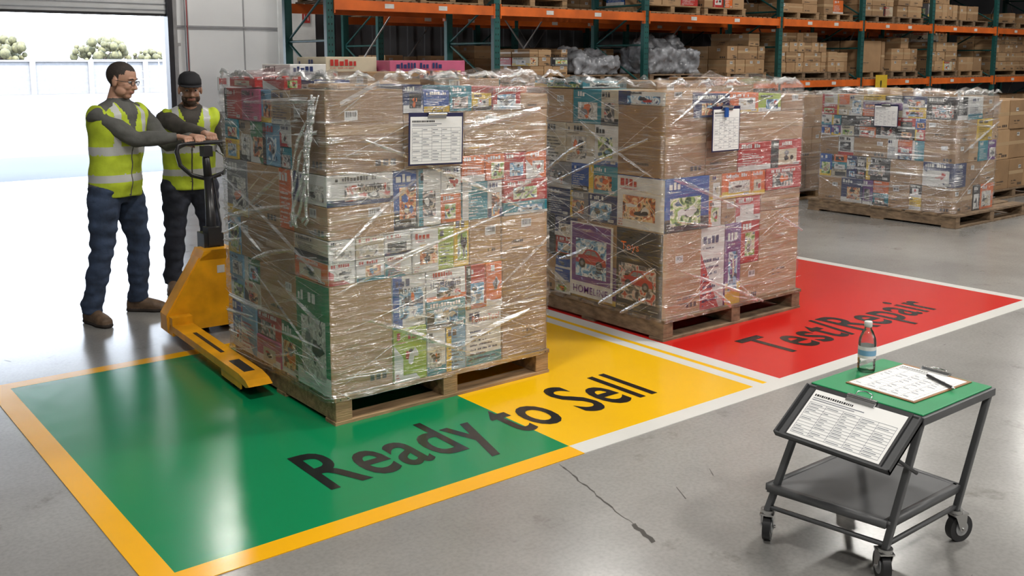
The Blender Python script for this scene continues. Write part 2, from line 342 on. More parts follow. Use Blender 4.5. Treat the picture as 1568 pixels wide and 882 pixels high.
def person(name,pos,heading,feet,wr,lean,sc,sk,sh_m,jn,headturn,headpitch,hands,cap=False,beard=False,hips=0.0,glasses=False):
    R=empty(name,pos); Lm=Matrix.Translation(pos)@Matrix.Rotation(heading,4,'Z'); Li=Lm.inverted()
    def Tz(z): return z*sc
    def lx(z): return hips+lean*max(0,(z-.92))/.55
    secs=[(.80,.085,.11),(.86,.120,.165),(.94,.128,.178),(1.02,.123,.172),(1.12,.122,.172),(1.24,.130,.186),(1.34,.130,.200),(1.41,.112,.195),(1.46,.088,.155),(1.50,.062,.088),(1.53,.055,.06)]
    mb=MB()
    mb.loft([((lx(z),0,Tz(z)),(rx,0,0),(0,ry,0)) for z,rx,ry in secs],sh_m,n=28)
    neck=V((lx(1.5),0,Tz(1.49))); hc=V((lx(1.62)+.03,0,Tz(1.63)))
    mb.tube([neck-V((0,0,.05)),neck,hc-V((.015,0,.05))],[.06,.056,.05],sh_m,n=14)
    segs=[];arms=[]
    for i,(sy,w) in enumerate(zip((1,-1),wr)):
        shd=V((lx(1.42),sy*.185*sc,Tz(1.405)))
        wl=Li@V(w); pole=V((-.25,sy*.5,-1))
        el,wl=ik(shd,wl,.295*sc,.27*sc,pole)
        mb.tube([shd-V((0,sy*.06,-.005)),shd,shd.lerp(el,.35),shd.lerp(el,.75),el,el.lerp(wl,.3),el.lerp(wl,.7),wl-(wl-el).normalized()*.015],[.068,.068,.064,.058,.053,.052,.042,.034],sh_m,n=16)
        arms+=[(shd,el),(el,wl)]; wr[i]=(wl,(wl-el).normalized())
    ank=[]
    for sy,(fx,fy,fd) in zip((1,-1),feet):
        f=Li@V((fx,fy,0)); fdir=V((math.cos(fd-heading),math.sin(fd-heading),0)); a=f-fdir*.055+V((0,0,.10)); hp=V((hips,sy*.095,Tz(.90)))
        ll=(hp-a).length*.504
        kn,a2=ik(hp,a,ll,ll,fdir+V((.3,0,0)))
        mb.tube([hp+V((0,-sy*.02,.04)),hp,hp.lerp(kn,.35),hp.lerp(kn,.8),kn,kn.lerp(a,.3),kn.lerp(a,.65),a+V((0,0,.02)),a-V((0,0,.03))],[.105,.11,.102,.083,.075,.075,.070,.068,.070],jn,n=18)
        segs+=[(hp,kn),(kn,a)]; ank.append((a,fdir))
    ob=mb.obj('body',None); me=remesh(ob,.011,4)
    me.materials.clear()
    for m in (sh_m,jn,sk): me.materials.append(m)
    for p in me.polygons:
        c=p.center; da=min(segd(c,a,b) for a,b in arms); dl=min(segd(c,a,b) for a,b in segs)
        if c.z<Tz(.93) and (dl<da or da>.08): p.material_index=1
        elif c.z>Tz(1.515): p.material_index=2
        else: p.material_index=0
    for v in me.vertices:
        c=v.co; amp=.016 if c.z<Tz(.9) else .009
        v.co=c+V(v.normal)*(noise.noise(V((c.x*8,c.y*8,c.z*18)))*amp+noise.noise(V((c.x*22,c.y*22,c.z*40)))*.003)
    me.transform(Lm); par(ob,R)
    mb=MB(); vs=[(.845,.138,.186)]+[(z,rx+.022,ry+.018) for z,rx,ry in secs if .85<z<1.45]+[(1.475,.085,.125),(1.495,.065,.09)]
    mb.loft([((lx(z),0,Tz(z)),(rx,0,0),(0,ry,0)) for z,rx,ry in vs],hv,n=32)
    for sy in(1,-1):
        shd=V((lx(1.42),sy*.175*sc,Tz(1.395))); mb.sphere(shd,(.088,.045,.085),hv)
    ob=mb.obj('safety_vest',None); me=remesh(ob,.010,5); me.materials.clear()
    for m in (hv,silver,sh_m): me.materials.append(m)
    for v in me.vertices:
        c=v.co; v.co=c+V(v.normal)*(noise.noise(V((c.x*8+3,c.y*8,c.z*11)))*.014)
    for p in me.polygons:
        c=p.center; z=c.z/sc; k=0; fx=c.x-lx(z)
        if .955<z<1.01 or 1.14<z<1.195: k=1
        elif z>1.19 and .085<abs(c.y)<.13: k=1
        if fx>0 and z>1.27 and abs(c.y)<(z-1.27)*.38: k=2
        if fx>.05 and abs(c.y)<.006: k=2
        p.material_index=k
    me.transform(Lm); par(ob,R)
    for i,(a,fd) in enumerate(ank):
        mb=MB(); g=V((a.x,a.y,0)); sd=V((-fd.y,fd.x,0)); up=V((0,0,1))
        mb.loft([(g-fd*.075+up*.045,sd*.028,up*.042),(g-fd*.05+up*.055,sd*.040,up*.055),(g+up*.06,sd*.042,up*.06),(g+fd*.07+up*.05,sd*.046,up*.05),(g+fd*.13+up*.042,sd*.050,up*.042),(g+fd*.18+up*.034,sd*.042,up*.034),(g+fd*.205+up*.028,sd*.022,up*.024)],boot,n=18)
        mb.tube([g+up*.05,g+up*.10,g+up*.165],[.045,.050,.052],boot,n=16)
        mb.loft([(g-fd*.08+up*.012,sd*.03,up*.014),(g-fd*.04+up*.012,sd*.045,up*.014),(g+fd*.04+up*.012,sd*.042,up*.014),(g+fd*.13+up*.012,sd*.054,up*.014),(g+fd*.19+up*.012,sd*.042,up*.014),(g+fd*.212+up*.012,sd*.02,up*.012)],sole,n=16)
        ob=mb.obj('boot_%d'%(i+1),None); me=remesh(ob,.007,2); me.materials.clear()
        for m in(boot,sole): me.materials.append(m)
        for v in me.vertices: v.co.z=max(.001,v.co.z)
        for p in me.polygons: p.material_index=1 if p.center.z<.026 else 0
        me.transform(Lm); par(ob,R)
    H=Lm@Matrix.Translation(hc)@Matrix.Rotation(headturn,4,'Z')@Matrix.Rotation(headpitch,4,'Y')@Matrix.Scale(sc,4)
    mb=MB()
    mb.sphere((-.008,0,.032),(.100,.079,.090),sk,24,16); mb.sphere((.028,0,-.03),(.066,.062,.084),sk,20,14); mb.sphere((.052,0,-.092),(.032,.034,.024),sk)
    mb.tube([(.084,0,.012),(.098,0,-.012),(.110,0,-.034),(.092,0,-.042)],[.008,.010,.014,.010],sk,n=10)
    for s in(1,-1):
        mb.sphere((.060,s*.036,-.028),(.030,.024,.026),sk); mb.sphere((0.0,s*.080,-.012),(.020,.010,.031),sk); mb.sphere((.03,s*.05,-.065),(.04,.018,.03),sk)
        mb.sphere((.100,s*.011,-.036),(.010,.009,.008),sk)
    mb.sphere((.080,0,.024),(.016,.052,.010),sk); mb.sphere((.086,0,-.060),(.012,.026,.007),sk); mb.sphere((.085,0,-.070),(.011,.022,.007),sk)
    mb.tube([(-.025,0,-.16),(-.018,0,-.09),(-.01,0,-.03)],[.056,.052,.052],sk,n=16)
    ob=mb.obj('head',None); me=remesh(ob,.005,3); me.materials.clear()
    for m in(sk,hairm,lip,beardm): me.materials.append(m)
    for p in me.polygons:
        c=p.center; k=0
        hl=.075 if c.x>.05 else (.045 if c.x>.02 else (0 if abs(c.y)>.06 else -.03))
        if c.x<-.03: hl=-.05
        if c.z>hl and not(abs(c.y)>.078 and c.z<.03): k=1
        if -.074<c.z<-.056 and abs(c.y)<.024 and c.x>.084: k=2
        if beard and c.x>-.005 and -.13<c.z<-.048 and k!=2 and (c.z<-.078 or abs(c.y)>.03): k=3
        if beard and c.x>.07 and -.056<c.z<-.047: k=3
        p.material_index=k
    me.transform(H); par(ob,R)
    mb=MB(); mb.M=H
    for s in(1,-1):
        mb.sphere((.079,s*.031,.002),(.012,.014,.009),eyew,12,8); mb.sphere((.0885,s*.031,.001),(.004,.006,.006),blackp,10,6)
        mb.tube([(.092,s*.014,.022),(.094,s*.03,.027),(.083,s*.050,.022)],[.003,.004,.002],hairm,n=6)
        if glasses:
            mb.tube([(.104,s*.014,.010),(.104,s*.032,.014),(.098,s*.052,.008),(.100,s*.045,-.012),(.105,s*.028,-.015),(.106,s*.015,-.008)],.0022,blackp,n=6,closed=True)
            mb.tube([(.098,s*.054,.006),(.05,s*.080,.004),(0,s*.087,.0)],.002,blackp,n=6)
    if glasses: mb.tube([(.105,.014,.004),(.108,0,.006),(.105,-.014,.004)],.002,blackp,n=6)
    mb.obj('eyes',R)
    if cap:
        mb=MB(); mb.M=H
        mb.loft([((-.008,0,.035),(.106,0,0),(0,.086,0)),((-.008,0,.07),(.104,0,0),(0,.084,0)),((-.010,0,.105),(.085,0,0),(0,.070,0)),((-.012,0,.125),(.05,0,0),(0,.042,0)),((-.012,0,.131),(.01,0,0),(0,.01,0))],capm,n=28)
        vs=[];N=14
        for i in range(N+1):
            t=-1+2*i/N; y=t*.075; e=math.sqrt(max(0,1-t*t)); vs+= [(.098*math.sqrt(max(.05,1-(y/.088)**2)),y,.042),(.07+.10*e+.01,y,.034+.008*e),(.07+.10*e+.01,y,.030+.008*e),(.098*math.sqrt(max(.05,1-(y/.088)**2))-.01,y,.036)]
        fs=[]
        for i in range(N):
            a=i*4
            for k in range(4): fs.append((a+k,a+4+k,a+4+(k+1)%4,a+(k+1)%4))
        mb.add(vs,fs,capm,True); mb.sphere((-.012,0,.132),(.007,.007,.004),capm,8,5)
        mb.obj('cap',R)
    for i,(hd,sy) in enumerate(zip(hands,(1,-1))):
        wl,fdir=wr[i]; wW=Lm@wl; rot=Lm.to_3x3(); fw=rot@fdir
        if hd=='grip':
            d=(V((0,-1,-.05))*.8+fw*.35); n=V((0,-.1,-1)); curl=(.95,1.25,.8)
            left=rot@V((0,1,0)); s=-left*sy; s=V((1,0,0)) if s.x>0 else V((-1,0,0))
        else: d=fw; n=rot@V((0,-sy,0.2)); curl=(.35,.4,.3); s=rot@V((1,0,0))
        hand(R,'hand_%d'%(i+1),wW,d,n,s,sk,curl)
    return R
person('warehouse_worker',V((2.03,6.87,0)),r(-63.5),[(2.217,6.954,r(-40)),(1.834,6.785,r(-75))],[V((2.47,6.575,1.248)),V((2.375,6.575,1.248))],.06,1.0,skin,shirt,jeans,r(16),r(12),('grip','grip'),glasses=True)
person('warehouse_worker',V((2.70,7.30,0)),r(-104),[(2.88,7.30,r(-85)),(2.56,7.36,r(-110))],[V((2.98,7.0,.80)),V((2.60,6.575,1.248))],.19,.955,skin2,shirt2,jeans2,r(0),r(8),('relax','grip'),cap=True,beard=True)

def bag(x0,x1,y0,y1,z,h,seed):
    rng=random.Random(seed); root=empty('film_wrapped_goods',((x0+x1)/2,(y0+y1)/2,z))
    pallet(x0,x1,y0,y1,z,root,'wooden_pallet',wood2,rng,h=.12); z+=.12;h-=.12
    mb=MB(); gm=pm('gray_film_bag',(.22,.23,.25),.22,var=.6,scale=7,bump=.8,bscale=14)
    for k in range(9):
        cx=rng.uniform(x0+.25,x1-.25); cy=rng.uniform(y0+.25,y1-.25); rz=rng.uniform(.35,.5)*h
        mb.sphere((cx,cy,z+rz),(.25,.24,rz),gm)
    mb.box(x0+.1,x1-.1,y0+.1,y1-.1,z,z+h*.6,gm)
    ob=mb.obj('bags',root); me=remesh(ob,.03,1)
    for v in me.vertices:
        n_=noise.noise(v.co*9)+.5*noise.noise(v.co*23); v.co+=V(v.normal)*n_*.06
        v.co.z=max(v.co.z,z)

# ------------------------------------------------------------------ prints
def dq(mb,o,a,b,n,x0,x1,y0,y1,mat,k=1):
    f=o+n*(.0010*k); ax0=a*x0;ax1=a*x1;by0=b*y0;by1=b*y1
    mb.add([f+ax0+by0,f+ax1+by0,f+ax1+by1,f+ax0+by1],[(0,1,2,3)],mat)
def words(mb,o,a,b,n,x0,x1,y0,y1,mat,rng,k=2):
    W=a.length; lw=(y1-y0)*b.length*.75/W; x=x0
    while x<x1-lw:
        w=lw*rng.uniform(.5,1.0)
        if rng.random()>.15: dq(mb,o,a,b,n,x,min(x+w,x1),y0,y0+(y1-y0)*rng.choice([1,1,.72]),mat,k)
        x+=w+lw*.3
def barcode(mb,o,a,b,n,x0,x1,y0,y1,rng,k=2):
    dq(mb,o,a,b,n,x0,x1,y0,y1,PAL['white'],k)
    x=x0+(x1-x0)*.1; e=x0+(x1-x0)*.9; st=(x1-x0)*.06
    while x<e:
        dq(mb,o,a,b,n,x,x+st*rng.choice([.3,.6,.9]),y0+(y1-y0)*.3,y0+(y1-y0)*.88,PAL['black'],k+1); x+=st*1.4
def blob(mb,o,a,b,n,cx,cy,rx,ry,mat,rng,k=2):
    N=rng.choice([6,9,12,12]); pts=[]
    for i in range(N):
        t=2*math.pi*i/N; q=rng.uniform(.5,1.0)
        pts.append(o+a*(cx+rx*q*math.cos(t))+b*(cy+ry*q*math.sin(t))+n*(.0010*k))
    mb.add(pts,[tuple(range(N))],mat)
def decorate(mb,o,a,b,n,kind,key,rng):
    o=V(o);a=V(a);b=V(b);n=V(n); W=a.length;H=b.length
    if kind=='brown':
        if rng.random()<.7: dq(mb,o,a,b,n,0,1,.47,.47+min(.2,.045/H),tape,1)
        if rng.random()<.6 and W>.12:
            lw=.07/W; lh=.045/H; x=rng.uniform(.08,max(.1,.9-lw)); y=rng.uniform(.6,max(.62,.9-lh)); barcode(mb,o,a,b,n,x,x+lw,y,min(.98,y+lh),rng,2)
        if rng.random()<.6:
            y=rng.uniform(.08,.3); x=rng.uniform(.1,.5); words(mb,o,a,b,n,x,min(.92,x+.35),y,y+min(.12,.016/H),ink,rng,2)
            words(mb,o,a,b,n,x,min(.92,x+.25),y-.03/H if y*H>.035 else y,y-.022/H if y*H>.035 else y+.01,ink,rng,2)
        if rng.random()<.4:
            for i in range(3): dq(mb,o,a,b,n,.62+i*.1,.69+i*.1,.08,.08+min(.2,.03/H),ink,2)
        return
    dark=key in('red','blue','navy','green','teal','purple','black','orange','gray')
    ik=PAL['white'] if dark else rng.choice([PAL['black'],PAL['navy'],PAL['black'],PAL['red']])
    base=rng.choice(['white','white','yellow','black']) if key!='white' else rng.choice(['red','navy','teal','orange','blue'])
    q=rng.random()
    if q<.4: dq(mb,o,a,b,n,0,1,0,rng.uniform(.12,.3),PAL[base],1)
    elif q<.55: dq(mb,o,a,b,n,0,rng.uniform(.12,.3),0,1,PAL[base],1)
    elif q<.7: mb.add([o+n*.001,o+a*.8+n*.001,o+b*.7+n*.001],[(0,1,2)],PAL[base])
    ty=rng.random()
    if ty<.8:
        cx=rng.uniform(.42,.62);cy=rng.uniform(.34,.46); sx=rng.uniform(.26,.38); sy=rng.uniform(.22,.32)
        if rng.random()<.75: dq(mb,o,a,b,n,cx-sx,cx+sx,cy-sy,cy+sy,rng.choice(ART),2)
        else: dq(mb,o,a,b,n,cx-sx,cx+sx,cy-sy,cy+sy,PAL[rng.choice(['white','cream','black',key])],2)
        tones=rng.choice([['black','gray','white'],['tan','cream','black'],['gray','sky','black'],[key,'black','cream'],['orange','black','gray'],['red','black','white']])
        for i in range(4): blob(mb,o,a,b,n,cx+rng.uniform(-.5,.5)*sx,cy+rng.uniform(-.5,.5)*sy,sx*rng.uniform(.2,.6),sy*rng.uniform(.2,.6),PAL[rng.choice(tones)],rng,3+i*.4)
    else:
        for i in range(7): words(mb,o,a,b,n,.1,rng.uniform(.5,.9),.1+.08*i,.135+.08*i,ik,rng,3)
    h=min(.14,.05/H); words(mb,o,a,b,n,.08,rng.uniform(.45,.9),.8,.8+h,ik,rng,4)
    words(mb,o,a,b,n,.08,rng.uniform(.3,.6),.74,.76,ik,rng,4)
    for i in range(3): words(mb,o,a,b,n,.04,.04+rng.uniform(.08,.2),.04+.05*i,.04+.05*i+.022,ik,rng,3)
    if rng.random()<.3: barcode(mb,o,a,b,n,.72,.92,.06,.16,rng,5)
def cmat(key,rng): return rng.choice(BR) if key=='brown' else PAL[key]
def pbox(mb,dec,x0,x1,y0,y1,z0,z1,key,rng,side=None,faces='fs'):
    g=.0025
    x0+=g;x1-=g;z1-=g
    cm=cmat(key,rng); sm=cm if side is None or side==key else cmat(side,rng)
    mb.box(x0,x1,y0,y1,z0,z1,[sm,cm,cm,cm,cm,cm])
    if 'f' in faces: decorate(dec,(x0,y0,z0),(x1-x0,0,0),(0,0,z1-z0),(0,-1,0),'brown' if key=='brown' else 'print',key,rng)
    if 's' in faces:
        k2=side or key
        decorate(dec,(x0,y1,z0),(0,y0-y1,0),(0,0,z1-z0),(-1,0,0),'brown' if k2=='brown' else 'print',k2,rng)
    if key=='brown': dec.add([(x0,(y0+y1)/2-.025,z1+.001),(x1,(y0+y1)/2-.025,z1+.001),(x1,(y0+y1)/2+.025,z1+.001),(x0,(y0+y1)/2+.025,z1+.001)],[(0,1,2,3)],tape)

def pallet(x0,x1,y0,y1,z,parent,name,wm,rng,h=.14):
    mb=MB()
    w=x1-x0; l=y1-y0
    for f in (0,.5,1):
        xc=x0+.05+(w-.10)*f
        mb.box(xc-.045,xc+.045,y0+.004,y1-.004,z+.02,z+h-.022,wm)
    nb=9; bw=l/nb*.80
    for i in range(nb):
        yc=y0+bw/2+(l-bw)*i/(nb-1)
        mb.box(x0+rng.uniform(-.006,.006),x1+rng.uniform(-.006,.006),yc-bw/2,yc+bw/2,z+h-.022,z+h,wm)
    for i,f in enumerate((0,.5,1)):
        yc=y0+bw/2+(l-bw)*f; mb.box(x0,x1,yc-bw/2,yc+bw/2,z,z+.02,wm)
    for f in (0,.5,1):
        xc=x0+.05+(w-.10)*f
        for dx in(-.02,.02): mb.cyl((xc+dx,y0-.001,z+h-.011),(xc+dx,y0+.004,z+h-.011),.004,blackp,n=6)
    return mb.obj(name,parent,bevel=.003,seg=1)
bag(9.7,10.8,10.72,11.6,1.438,.55,1); bag(11.25,12.6,10.72,11.6,1.438,.78,2)

def film_shell(x0,x1,y0,y1,z0,z1,parent,seed,g=.013,topin=.30,n=64,K=72,ns=95,big=1.0):
    mb=MB(); per=[]
    rr=.03
    c=[V((x0-g,y0-g,0)),V((x1+g,y0-g,0)),V((x1+g,y1+g,0)),V((x0-g,y1+g,0))]
    for i in range(4):
        a=c[i];b=c[(i+1)%4]; d=(b-a).normalized()*rr
        per+=[(a+d).lerp(b-d,k/n) for k in range(n)]
    P=len(per); rows=[]; NN=noise.noise
    cen=V(((x0+x1)/2,(y0+y1)/2,0))
    qn=[(p-cen).normalized() for p in per]
    for j in range(K+1):
        z=z0+(z1-z0)*j/K; row=[]; tz=j/K
        for i,p in enumerate(per):
            u=i*((x1-x0)/n)
            r1=1-abs(NN(V((u*1.3+seed,(z+u*.35)*11,1))))*3; r2=1-abs(NN(V((u*1.1+seed,(z-u*.5)*9,7))))*3
            gate=NN(V((u*1.7,z*2.1,seed)))
            nz=(max(0,r1)*.013*(gate>-.1)+max(0,r2)*.013*(gate<.15))*big+NN(V((p.x*6+seed,p.y*6,z*10)))*.006
            zz=z+(NN(V((p.x*4+seed,p.y*4,5)))*.05 if j==K else 0)
            row.append(p+qn[i]*nz+V((0,0,zz)))
        rows.append(row)
    for t,dz,am in ((.03,.02,.04),(topin*.3,.035,.07),(topin*.6,.03,.08),(topin,.015,.06)):
        row=[]
        for i,p in enumerate(per):
            q=(p-cen); row.append(cen+q*(1-t/q.length*1.2)+V((0,0,z1+dz+NN(V((p.x*7+seed,p.y*7,t*9)))*am)))
        rows.append(row)
    vs=[v for r_ in rows for v in r_]; fs=[]
    for j in range(len(rows)-1):
        for i in range(P): fs.append((j*P+i,j*P+(i+1)%P,(j+1)*P+(i+1)%P,(j+1)*P+i))
    mb.add(vs,fs,film,True)
    ob=mb.obj('stretch_film',parent,recalc=False)
    rng=random.Random(seed); ms=MB()
    for fc in('f','s'):
        if fc=='f': o=V((x0,y0-g-.016,z0)); a=V((x1-x0,0,0)); nn=V((0,-1,0))
        else: o=V((x0-g-.016,y0,z0)); a=V((0,y1-y0,0)); nn=V((-1,0,0))
        W=a.length; a.normalize(); H=z1-z0
        for i in range(ns):
            u0=rng.uniform(-.4,.9)*W; L_=rng.uniform(.25,1.5); ang=rng.gauss(0,.10) if rng.random()<.4 else rng.choice([-1,1])*rng.uniform(.2,.65)
            h0=rng.uniform(.02,.98)*H; wd=rng.uniform(.0008,.003) if rng.random()<.82 else rng.uniform(.006,.02)
            pts=[];S_=10
            for k in range(S_+1):
                t=k/S_; u=u0+L_*t*math.cos(ang); h=h0+L_*t*math.sin(ang)+.02*math.sin(t*3+i)
                if 0<=u<=W and 0<=h<=H: pts.append((u,h,wd*math.sin(math.pi*min(1,max(0,.1+.8*t)))))
            off=nn*rng.uniform(0,.002)
            # shallow ridge: the middle of the strip stands proud of its edges
            for k in range(len(pts)-1):
                (ua,ha,wa),(ub,hb,wb)=pts[k],pts[k+1]; ra=nn*wa*.7; rb=nn*wb*.7
                e0=o+a*ua+off;e1=o+a*ub+off
                ms.add([e0+V((0,0,ha-wa)),e1+V((0,0,hb-wb)),e1+V((0,0,hb))+rb,e0+V((0,0,ha))+ra,e1+V((0,0,hb+wb)),e0+V((0,0,ha+wa))],[(0,1,2,3),(3,2,4,5)],film_s,False)
    for k in range(int(ns/5)):
        fr=rng.random(); onf=rng.random()<.5
        bx_=x0+(x1-x0)*fr if onf else x0-.01; by_=y0-.01 if onf else y0+(y1-y0)*fr
        pts=[];rd=[]
        dx=(.16 if onf else .0)*rng.choice([-1,1]); dy=(0 if onf else .16)*rng.choice([-1,1])
        for i in range(8):
            t=i/7; pts.append((bx_+dx*t+rng.uniform(-.008,.008),by_+dy*t+rng.uniform(-.008,.008),z1+.01+.045*math.sin(t*3.1)*rng.uniform(.4,1))); rd.append(.003+.009*math.sin(.3+t*2.6))
        ms.tube(pts,rd,film_s,n=6)
    ms.obj('film_folds',parent,recalc=False)
    return ob

def clipboard(parent,name,M,w,h,board,seed=1):
    rng=random.Random(seed)
    mb=MB(); mb.M=M
    mb.box(-w/2,w/2,-h/2,h/2,0,.004,board)
    mb.box(-w/2+.008,w/2-.008,-h/2+.008,h/2-.02,.004,.0055,paper)
    x0=-w/2+.018;x1=w/2-.018;y0=-h/2+.02;y1=h/2-.035
    z=.0062
    def q(a,b,c,d,m): mb.add([(a,c,z),(b,c,z),(b,d,z),(a,d,z)],[(0,1,2,3)],m)
    x=x0
    while x<x0+(x1-x0)*.45:
        l=rng.uniform(.004,.009); q(x,x+l,y1-.012,y1-.003,blackp); x+=l+.0025
    q(x0,x0+(x1-x0)*.6,y1-.022,y1-.019,inkg); q(x0,x0+(x1-x0)*.5,y1-.030,y1-.027,inkg)
    ty=y1-.04; rows=11
    for i in range(rows+1):
        yy=y0+(ty-y0)*i/rows; q(x0,x1,yy-.0006,yy+.0006,inkg)
        if i<rows:
            for k in range(5):
                if rng.random()<.6: q(x0+(x1-x0)*k/5+.004,x0+(x1-x0)*(k+rng.uniform(.3,.8))/5,yy+(ty-y0)/rows*.35,yy+(ty-y0)/rows*.55,inkg)
    for k in range(6):
        xx=x0+(x1-x0)*k/5; q(xx-.0006,xx+.0006,y0,ty,inkg)
    mb.box(-.055,.055,h/2-.028,h/2+.004,.005,.010,chrome)
    mb.cyl((-.055,h/2-.006,.011),(.055,h/2-.006,.011),.006,chrome,n=10)
    mb.tube([(-.03,h/2-.004,.010),(-.028,h/2+.018,.012),(0,h/2+.026,.012),(.028,h/2+.018,.012),(.03,h/2-.004,.010)],.0025,chrome,n=6)
    return mb.obj(name,parent,bevel=.001,seg=1)

# ------------------------------------------------------------------ room
mb=MB(); mb.box(-9,30,-7,15.9,-.2,0,concrete); mb.obj('floor')
pave=pm('outdoor_concrete',(.115,.112,.105),.85,var=.10,scale=.4)
mb=MB(); mb.box(-60,120,15.9,240,-.2,-.005,pave); mb.obj('outdoor_pavement')
ceilm=pm('ceiling_deck',(.30,.30,.31),.7)
mb=MB(); mb.box(-9.2,30.2,-7.2,16.1,7.0,7.2,ceilm)
for i in range(9): mb.box(-9,30,-6+i*2.7,-5.9+i*2.7,6.7,7.0,galv)
mb.obj('ceiling')
DX0,DX1,DZ=1.7,5.60,3.3
pj=pm('panel_joint',(.35,.35,.36),.6)
mb=MB()
mb.box(-9,DX0,15.9,16.1,0,7,wallw); mb.box(DX0,DX1,15.9,16.1,DZ,7,wallw); mb.box(DX1,7.9,15.9,16.1,0,7,wallw); mb.box(7.9,30,15.9,16.1,0,7,wallg)
x=5.95
while x<30:
    if x<7.8: mb.box(x,x+.02,15.885,15.9,0,7,pj)
    else: mb.box(x,x+.12,15.86,15.9,0,7,wallg)
    x+=.95 if x<7.8 else .38
mb.box(DX1,7.9,15.88,15.9,2.30,2.33,pj)
mb.box(DX1,7.9,15.88,15.9,.9,.93,pj)
mb.obj('wall_back')
sidew=pm('wall_panel_side',(.38,.38,.39),.6)
mb=MB(); mb.box(30,30.2,-7,16.1,0,7,wallg); mb.obj('wall_right')
mb=MB(); mb.box(-9.2,-9,-7,16.1,0,7,sidew); mb.obj('wall_left')
mb=MB(); mb.box(-9.2,30.2,-7.2,-7,0,7,sidew); mb.obj('wall_front')
mb=MB(); dm=pm('door_panel',(.62,.63,.63),.45,var=.05)
for i in range(3):
    z=2.50+i*.52; mb.box(DX0-.05,DX1+.02,15.80,15.85,z,z+.5,dm)
    for k in range(5): mb.box(DX0-.05,DX1+.02,15.788,15.80,z+.06+k*.09,z+.09+k*.09,dm)
mb.box(DX0-.05,DX1+.02,15.79,15.85,2.46,2.50,blackm)
mb.box(DX1-.02,DX1+.06,15.72,15.895,0,4.2,darkframe)
mb.box(DX0-.08,DX0,15.72,15.895,0,4.2,galv)
mb.box(DX1+.07,DX1+.13,15.74,15.8,0,4.2,galv)
for z in (.4,1.2,2.0,2.8): mb.box(DX1+.05,DX1+.2,15.8,15.895,z,z+.05,galv)
mb.tube([(DX1+.27,15.76,.9),(DX1+.27,15.76,4.2)],.012,galv,n=6)
mb.tube([(DX1+.3,15.76,.9),(DX1+.3,15.76,4.2)],.008,PAL['red'],n=6)
mb.box(DX1+.24,DX1+.34,15.74,15.86,1.05,1.2,PAL['red'])
mb.obj('door_1')
cx0=7.38
mb=MB(); mb.box(cx0,cx0+.5,15.2,15.24,0,7,colm); mb.box(cx0,cx0+.5,15.56,15.6,0,7,colm); mb.box(cx0+.22,cx0+.28,15.24,15.56,0,7,colm); mb.box(cx0-.05,cx0+.55,15.15,15.65,0,.03,colm)
mb.obj('steel_column',bevel=.004)
mb=MB(); mb.box(7.62,7.78,15.185,15.2,2.38,2.58,PAL['white']); mb.box(7.63,7.77,15.18,15.186,2.39,2.57,PAL['red'])
puttext(mb,'H',(7.66,15.179,2.43),(1,0,0),(0,0,1),(0,-1,0),.08,.1,PAL['white'],.001); mb.obj('wall_sign',recalc=False)
mb=MB(); mb.box(6.42,6.58,15.87,15.895,1.28,1.5,PAL['white']); mb.box(6.44,6.56,15.865,15.871,1.38,1.48,PAL['red']); mb.obj('safety_notice')

def slab(name,rects,m,z=.003):
    mb=MB()
    for x0,x1,y0,y1 in rects: mb.box(x0,x1,y0,y1,.0002,z,m)
    return mb.obj(name,recalc=True)
slab('green_floor_zone',[(1.077,2.9,3.225,5.70)],e_green)
slab('yellow_floor_zone',[(2.9,4.24,3.225,5.70),(4.32,4.36,3.225,5.7)],e_yellow)
slab('red_floor_zone',[(4.47,7.40,3.225,5.70)],e_red)
slab('yellow_border_line',[(.975,1.077,3.12,5.80),(1.077,2.9,3.12,3.225),(1.077,2.9,5.70,5.80)],e_amber,.0034)
slab('white_border_line',[(2.9,7.5,3.12,3.225),(4.24,4.32,3.225,5.8),(4.36,4.47,3.225,5.8),(7.40,7.5,3.225,5.8),(2.9,4.24,5.7,5.8),(4.47,7.4,5.7,5.8)],e_white,.0034)
mb=MB(); puttext(mb,'Ready to Sell',(1.82,3.49,0),(1,0,0),(0,1,0),(0,0,1),1.94,.42,e_black,.0042,ybase=.72); mb.obj('floor_lettering',recalc=False)
mb=MB(); puttext(mb,'Test/Repair',(4.86,3.49,0),(1,0,0),(0,1,0),(0,0,1),1.87,.38,e_black,.0042,ybase=.72); mb.obj('floor_lettering',recalc=False)
mb=MB(); rng=random.Random(5); crack=pm('floor_crack_dark',(.06,.055,.05),.8)
pts=[]
for i in range(26):
    t=i/25; pts.append((2.73-.19*t+rng.uniform(-.007,.007),3.10-.75*t))
for i in range(25):
    w=rng.uniform(.001,.005) if i<20 else .011
    (xa,ya),(xb,yb)=pts[i],pts[i+1]; mb.add([(xa-w,ya,.0006),(xa+w,ya,.0006),(xb+w,yb,.0006),(xb-w,yb,.0006)],[(0,1,2,3)],crack)
for k in range(34):
    cx=rng.uniform(1,8);cy=rng.uniform(.8,3.0) if k<20 else rng.uniform(5.9,8); L_=rng.uniform(.02,.13);an=rng.uniform(0,3);w=rng.uniform(.001,.003)
    dx,dy=math.cos(an)*L_,math.sin(an)*L_; mb.add([(cx,cy,.0006),(cx+dx,cy+dy,.0006),(cx+dx-w*math.sin(an),cy+dy+w*math.cos(an),.0006),(cx-w*2*math.sin(an),cy+w*2*math.cos(an),.0006)],[(0,1,2,3)],crack)
mb.obj('floor_crack',recalc=False)

